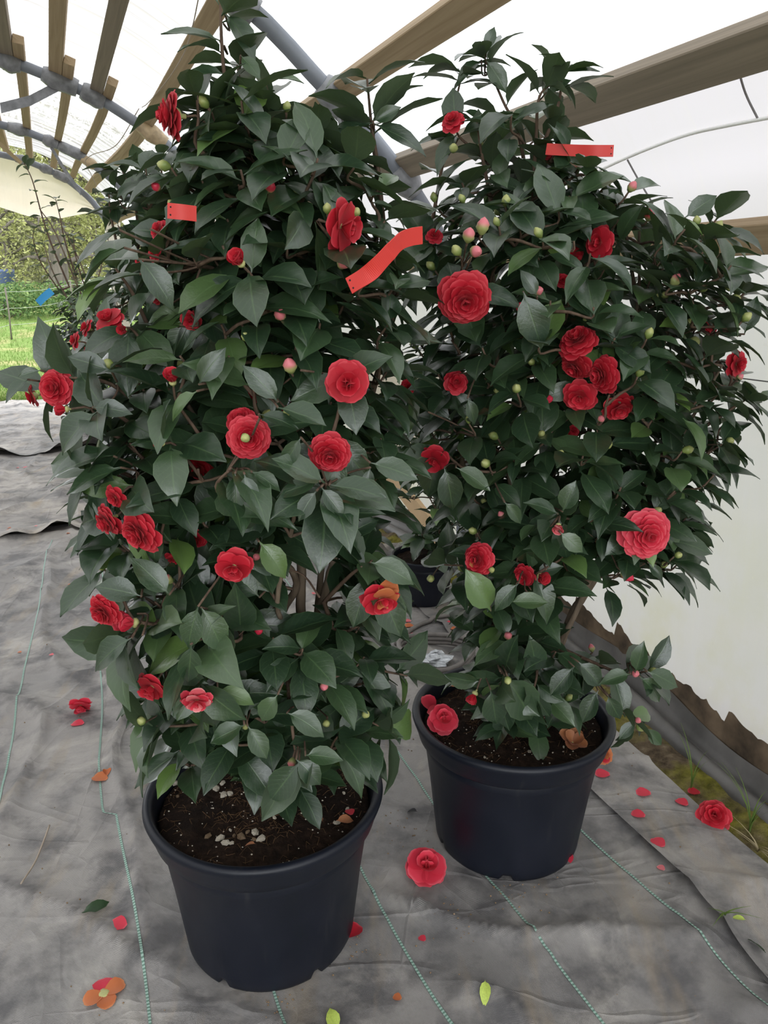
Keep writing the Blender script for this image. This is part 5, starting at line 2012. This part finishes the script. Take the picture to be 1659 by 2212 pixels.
def loose_leaf(px, py, ang, size, mat, label, name='fallen_leaf', h=None, roll=0.0, tilt=0.0, var=3):
    p = on_ground(px, py) if h is None else at_h(px, py, h)
    ln = size * project(p)[2] / FPX
    me = mesh_data('leaf', LEAF[var][0], LEAF[var][1], mat, uv=LEAF[var][2])
    m = (Matrix.Translation(p + Vector((0, 0, 0.008))) @ Matrix.Rotation(math.radians(ang), 4, 'Z') @ Matrix.Rotation(tilt, 4, 'X') @ Matrix.Rotation(roll, 4, 'Y')
         @ Matrix.Translation((0, -ln / 2, ln * 0.05)) @ Matrix.Scale(ln, 4))
    o = obj(name, me, None, m)
    tag(o, label, 'leaf')
    return o


def loose_bloom(px, py, R, kind, face, col, label, mixed=None, h=None, lift=0.35):
    SEED[0] += 1
    p = on_ground(px, py) if h is None else at_h(px, py, h)
    rr = R * project(p)[2] / FPX
    f = Vector((face[0], -face[2], face[1]))
    o = flower('fallen_bloom', None, p + Vector((0, 0, rr * lift)), f, rr, kind, col, SEED[0], mixed)
    tag(o, label, 'flower')
    return o


G3 = 'loose petals on the lapped fabric strip'
for q in ((1388, 1723, 80, 32), (1377, 1768, 60, 30), (1420, 1831, 20, 33)):
    loose_petal(*q, 'rose', 'single red petal lying flat on the lapped fabric strip', G3)
loose_petal(255, 2005, 70, 42, 'rose', 'single red petal lying beside the green thread before the pebbled pot')
loose_petal(168, 1567, 80, 28, 'rose', 'red petal lying just below the small fallen bloom')
loose_bloom(176, 1540, 25, 'loose', (.1, -.5, .6), 'rose', 'small upside down fallen bloom on the fabric beside a green thread', lift=.7)
loose_bloom(225, 2150, 44, 'open', (0, 1, 0), 'rust', 'flat four petalled fallen bloom, three petals orange and one red', ('rose', .25), lift=.1)
loose_bloom(920, 1884, 46, 'loose', (.1, .9, .35), 'rose', 'bright red fallen bloom resting against the pot by the wall', lift=.45)
loose_bloom(1541, 1777, 38, 'small', (-.3, .75, .6), 'red', 'dark red fallen bloom lying on the moss by the grass', lift=.35)
loose_bloom(1300, 1652, 24, 'small', (.1, .6, .6), 'rust', 'withered orange bloom under the rim of the pot by the wall', ('red', .3), lift=.45)
loose_petal(1300, 1680, 85, 32, 'rose', 'red petal under the withered orange bloom')
loose_petal(1222, 1848, -30, 36, 'rose', 'curled red petal leaning at the foot of the pot by the wall', tilt=.8, cls=1)
loose_petal(1500, 1697, 70, 26, 'red', 'dull red petal on the moss near the wall skirt')
loose_petal(1472, 1738, 30, 28, 'rose', 'red petal at the edge of the moss beside the fabric strip')
loose_petal(750, 1980, 85, 28, 'pink', 'pale pink petal lying close to the foot of the pebbled pot')
loose_petal(764, 2007, -40, 40, 'red', 'crumpled dark red petal near the foot of the pebbled pot', cls=1)
loose_petal(912, 2026, 40, 18, 'rose', 'tiny red petal scrap in front of the fallen bloom')
loose_petal(858, 2154, 60, 20, 'rust', 'tiny rusty petal scrap near the yellow green leaf')
loose_petal(216, 1683, 75, 34, 'rust', 'curled brownish red petal beside the green thread', cls=1)
loose_petal(232, 1673, 20, 18, 'rust', 'tiny dark petal curl touching the brownish red petal', cls=2)
loose_petal(1427, 1881, 30, 18, 'pink', 'small pale petal tucked under the lapped fabric edge')
for k, (x, y, a, s, c) in enumerate(((880, 1342, 70, 16, 'pink'), (882, 1354, 80, 22, 'rust'), (890, 1377, 70, 14, 'rose'), (925, 1384, 80, 20, 'rose'), (972, 1360, 40, 14, 'rose'),
                                     (978, 1372, 60, 16, 'rust'), (885, 1422, 80, 16, 'pink'), (960, 1383, 80, 10, 'pink'), (712, 1204, 80, 12, 'rose'), (676, 1287, 80, 12, 'pink'), (690, 1330, 70, 10, 'rose'))):
    loose_petal(x, y, a, s, c, 'small fallen petal on the fabric between the pots near the hose', 'petals scattered between the pots')
for (x, y, s, c) in ((54, 1014, 12, 'rose'), (20, 1146, 9, 'rust'), (18, 1154, 8, 'rust'), (148, 1161, 9, 'rust'), (200, 1170, 14, 'rust'), (122, 1000, 7, 'rust'), (150, 1264, 8, 'rust'),
                     (158, 1393, 10, 'rose'), (112, 1422, 11, 'pink'), (42, 1408, 9, 'rust'), (38, 1012, 7, 'pink'), (78, 1142, 7, 'pink')):
    loose_petal(x, y, 75, s, c, 'tiny petal crumb scattered on the fabric along the open side', 'petal crumbs on the fabric')

M_YLEAF = mat_plain('yellow_leaf', (0.42, 0.52, 0.10), 0.5, 0.4, 0.15, 12)
M_DLEAF = mat_plain('dark_fallen_leaf', (0.022, 0.05, 0.018), 0.5, 0.4, 0.15, 12)
M_BLEAF = mat_plain('brown_leaf', (0.34, 0.14, 0.065), 0.7, 0.3, 0.25, 40)
loose_leaf(1048, 2157, 175, 50, M_YLEAF, 'yellow green leaf lying alone on the fabric in the foreground', var=2)
loose_leaf(719, 2212, 20, 52, M_YLEAF, 'light green leaf tip standing up in front of the pebbled pot', tilt=.5, var=5)
loose_leaf(208, 1972, -62, 58, M_DLEAF, 'curled dark green leaf on its edge beside the red petal', roll=1.1, var=7)
loose_leaf(1592, 2009, 70, 28, M_YLEAF, 'tiny yellow green leaf beside the grass sprig', var=1)
loose_leaf(1634, 2058, 15, 44, M_DLEAF, 'folded olive leaf at the edge of the lapped strip', roll=.6, var=4)
loose_leaf(890, 1958 - 200, 60, 26, M_BLACK, 'dark bark scrap between the two big pots', name='bark_scrap', var=6)['category'] = 'bark'
# on the soil
loose_petal(487, 1651, 80, 24, 'pink', 'pale pink petal on the soil of the pebbled pot', h=.315)
loose_leaf(688, 1772, 30, 40, M_BLEAF, 'brown curled leaf on the soil of the pebbled pot', h=.315, roll=.5, var=4)
loose_leaf(746, 1778, -75, 40, M_BLEAF, 'rusty leaf against the inner rim of the pebbled pot', h=.315, roll=.3, var=6)
loose_petal(756, 1756, 20, 22, 'red', 'dark red petal scrap near the inner rim of the pebbled pot', h=.315)
loose_leaf(540, 1830, 80, 26, M_BLEAF, 'orange brown leaf scrap among the pebbles', h=.315, var=2)
loose_bloom(1236, 1613, 33, 'dried', (.1, .9, .3), 'dry', 'dried brown bloom on the soil of the pot by the wall', h=.315, lift=.3)
loose_bloom(957, 1563, 34, 'loose', (.1, .7, .5), 'rose', 'red bloom fallen on the soil against the rim', h=.325, lift=.3)
loose_petal(925, 1522, 40, 40, 'rose', 'upright red petal on the soil at the inner rim by the fallen bloom', h=.33, cls=1, tilt=.6)
loose_petal(940, 1540, -60, 36, 'rose', 'pale red petal lying above the bloom on the soil', h=.325, cls=1)
loose_leaf(985, 1487, 60, 34, M_BLEAF, 'brown leaf on the shaded soil behind the fallen petals', h=.315, var=4)
loose_leaf(1222, 1525, 50, 20, M_BLEAF, 'small brown leaf scrap under the low leaves by the wall', h=.315, var=5)
loose_leaf(1224, 1553, 70, 26, M_BLEAF, 'brown leaf scrap above the dried bloom', h=.315, var=8)
b = MB()
p = at_h(1247, 1593, 0.317)
o = obj('fallen_bud', BUD['g'], None, Matrix.Translation(p) @ frame_from((.5, -.5, .4)) @ Matrix.Scale(.016, 4))
tag(o, 'small round green bud lying by the dried bloom', 'bud')
p = at_h(378, 1684, 0.318)

# ------------------------------------------------------------------ weeds, hose and things behind the pots
def grass_tuft(px, py, blades, label, mat, seed, hgt=(0.08, 0.2), lean=0.8):
    r = random.Random(seed)
    p0 = on_ground(px, py)
    root = empty('grass_tuft', p0)
    tag(root, label, 'grass')
    for k in range(blades):
        a = r.uniform(0, 6.28)
        while not -0.45 < math.cos(a) * NV.x + math.sin(a) * NV.y < 0.15 and to_tun(p0.x, p0.y)[0] > 1.25:
            a = r.uniform(0, 6.28)
        h = r.uniform(*hgt)
        l = lean * h * r.uniform(0.4, 1.3)
        V, F = [], []
        for i in range(6):
            t = i / 5
            c = Vector((math.cos(a) * l * t * t, math.sin(a) * l * t * t, h * (t - 0.35 * lean * t * t)))
            w = 0.0026 * (1 - t * 0.9)
            sd = Vector((-math.sin(a), math.cos(a), 0)) * w
            V += [c - sd, c + sd]
        for i in range(5):
            F.append((2 * i, 2 * i + 1, 2 * i + 3, 2 * i + 2))
        obj('blade', mesh_data('blade', V, F, mat), root)


grass_tuft(1620, 1790, 9, 'thin green grass tuft growing by the wall skirt', M_BLADE, 3, (0.10, 0.24), 0.55)
grass_tuft(1495, 1690, 4, 'sparse upright grass sprout on the moss', M_BLADE, 4, (0.08, 0.20), 0.4)
grass_tuft(1560, 2010, 6, 'pulled grass sprig lying across the lapped fabric edge', M_BLADE, 5, (0.02, 0.04), 1.6)
M_DRY = mat_plain('dry_grass', (0.36, 0.30, 0.18), 0.8, 0.2)
grass_tuft(1640, 1826, 10, 'tangled dry grass beside the dark red bloom', M_DRY, 6, (0.03, 0.07), 1.6)
grass_tuft(1100, 1375, 10, 'green weeds growing behind the pot by the wall', M_BLADE, 8, (0.06, 0.14), 0.8)
grass_tuft(1010, 1270, 10, 'green weeds growing on the moss further back', M_BLADE, 9, (0.06, 0.16), 0.8)

b = MB()
b.tube(spline([on_ground(x, y, .008) for x, y in ((108, 1790), (92, 1830), (75, 1870), (48, 1925))], 5), [.0022] * 16, 5)
o = b.build('dry_twig', M_CORD)
tag(o, 'thin dry twig lying on the fabric at the open side', 'twig')

hose_px = [(1010, 1335), (960, 1350), (900, 1365), (870, 1385), (855, 1400)]
b = MB()
b.tube([on_ground(*project(q_)[:2], .009) for q_ in spline([on_ground(x, y) for x, y in hose_px], 8)], .0085, 8)
b.build('hose', M_HOSE)
bpy.data.objects['hose']['label'] = 'grey hose end snaking over the fabric behind the pots'
bpy.data.objects['hose']['category'] = 'hose'
b = MB()
P = []
c0 = on_ground(942, 1431, .010)
for k in range(70):
    a = k / 70 * 6.28 * 2.6
    rr = .13 + .012 * math.sin(k * .7)
    P.append(c0 + Vector((rr * math.cos(a), rr * math.sin(a), .004 + .016 * (k / 27))))
b.tube(P, .0085, 8)
o = b.build('hose', M_HOSE)
tag(o, 'coiled grey hose loops lying behind the pot by the wall', 'hose')

# crumpled clear bag in the coil
r = random.Random(9)
V, F = [], []
c0 = on_ground(942, 1434, .004)
for j in range(9):
    for i in range(12):
        t = math.pi * j / 8
        a = 2 * math.pi * i / 12
        k = 1 + r.uniform(-.3, .3)
        V.append(c0 + Vector((.055 * math.sin(t) * math.cos(a) * k, .045 * math.sin(t) * math.sin(a) * k, .018 + .018 * math.cos(t) * k)))
for j in range(8):
    for i in range(12):
        i2 = (i + 1) % 12
        F.append((j * 12 + i, (j + 1) * 12 + i, (j + 1) * 12 + i2, j * 12 + i2))
o = obj('plastic_bag', mesh_data('plastic_bag', V, F, M_CLEAR, smooth=False))
tag(o, 'crumpled shiny clear plastic bag inside the hose coil', 'bag')

# leaning board and cream sheet at the wall further back
b = MB()
b_far, b_near = tun(1.650, 3.85, 0.30), tun(1.600, 2.95, 0.095)
b.box((b_far + b_near) / 2, (b_near - b_far) / 2, Vector((0, 0, 0.05)), NV * 0.012)
o = b.build('wooden_board', M_CARD, smooth=False)
tag(o, 'tan wooden board leaning low against the film wall between the camellias', 'board')
f_h = [q[1] for q in FILM[:25]]
f_n = [q[0] for q in FILM[:25]]
V, F = [], []
for i in range(14):
    for j in range(8):
        u, v = i / 13, j / 7
        sa, hh = 2.9 + 1.5 * u, 0.43 + 0.50 * v
        wall_n = float(np.interp(hh, f_h, f_n)) + (base_n(sa) - 1.60) * (1 - hh / 1.3)
        V.append(tun(wall_n - 0.020 + 0.006 * math.sin(u * 9 + v * 5), sa, hh))
o = obj('film_sheet', mesh_data('film_sheet', V, grid_faces(14, 8), M_CREAMS))
tag(o, 'cream plastic sheet hanging on the wall above the wooden board', 'sheet')

# the folded black fabric bundle behind
V = []
c0 = tun(1.28, 3.35)
for i in range(16):
    for j in range(10):
        u, v = i / 15 - .5, j / 9
        rad = .05 + .02 * math.sin(i * 1.3)
        V.append((c0.x + u * .36 + .05 * u, c0.y + rad * math.cos(v * math.pi) * 1.4 - u * .12, .012 + rad * math.sin(v * math.pi) + .01 * math.sin(i * 2 + j)))
o = obj('fabric_bundle', mesh_data('fabric_bundle', V, grid_faces(16, 10), M_SKIRT))
tag(o, 'folded black fabric bundle on the ground behind the hose', 'fabric')

# crumbs of soil and perlite spilled on the fabric
r = random.Random(77)
b = MB()
for k in range(260):
    if k < 150:
        px, py = r.choice(((740, 2040, 60, 60), (985, 1990, 60, 60), (590, 2150, 150, 20), (1100, 1915, 120, 15), (870, 1790, 40, 60)))[:2]
        px, py = px + r.gauss(0, 32), py + r.gauss(0, 26)
    else:
        px, py = r.uniform(0, 1500), r.uniform(1200, 2200)
    p = on_ground(px, py)
    if any(math.hypot(p.x - q.x, p.y - q.y) < 0.18 for q in POTS):
        continue
    sz = r.uniform(0.0010, 0.0028)
    x, y, z = p.x, p.y, p.z + sz * 0.4
    b.add([(x - sz, y, z), (x, y - sz, z), (x + sz, y, z), (x, y + sz, z), (x, y, z + sz), (x, y, z - sz)],
          [(0, 1, 4), (1, 2, 4), (2, 3, 4), (3, 0, 4), (1, 0, 5), (2, 1, 5), (3, 2, 5), (0, 3, 5)])
o = b.build('soil_crumbs', M_STONED, smooth=False)
tag(o, 'tiny brown soil crumbs spilled over the ground fabric', 'soil', kind='stuff')
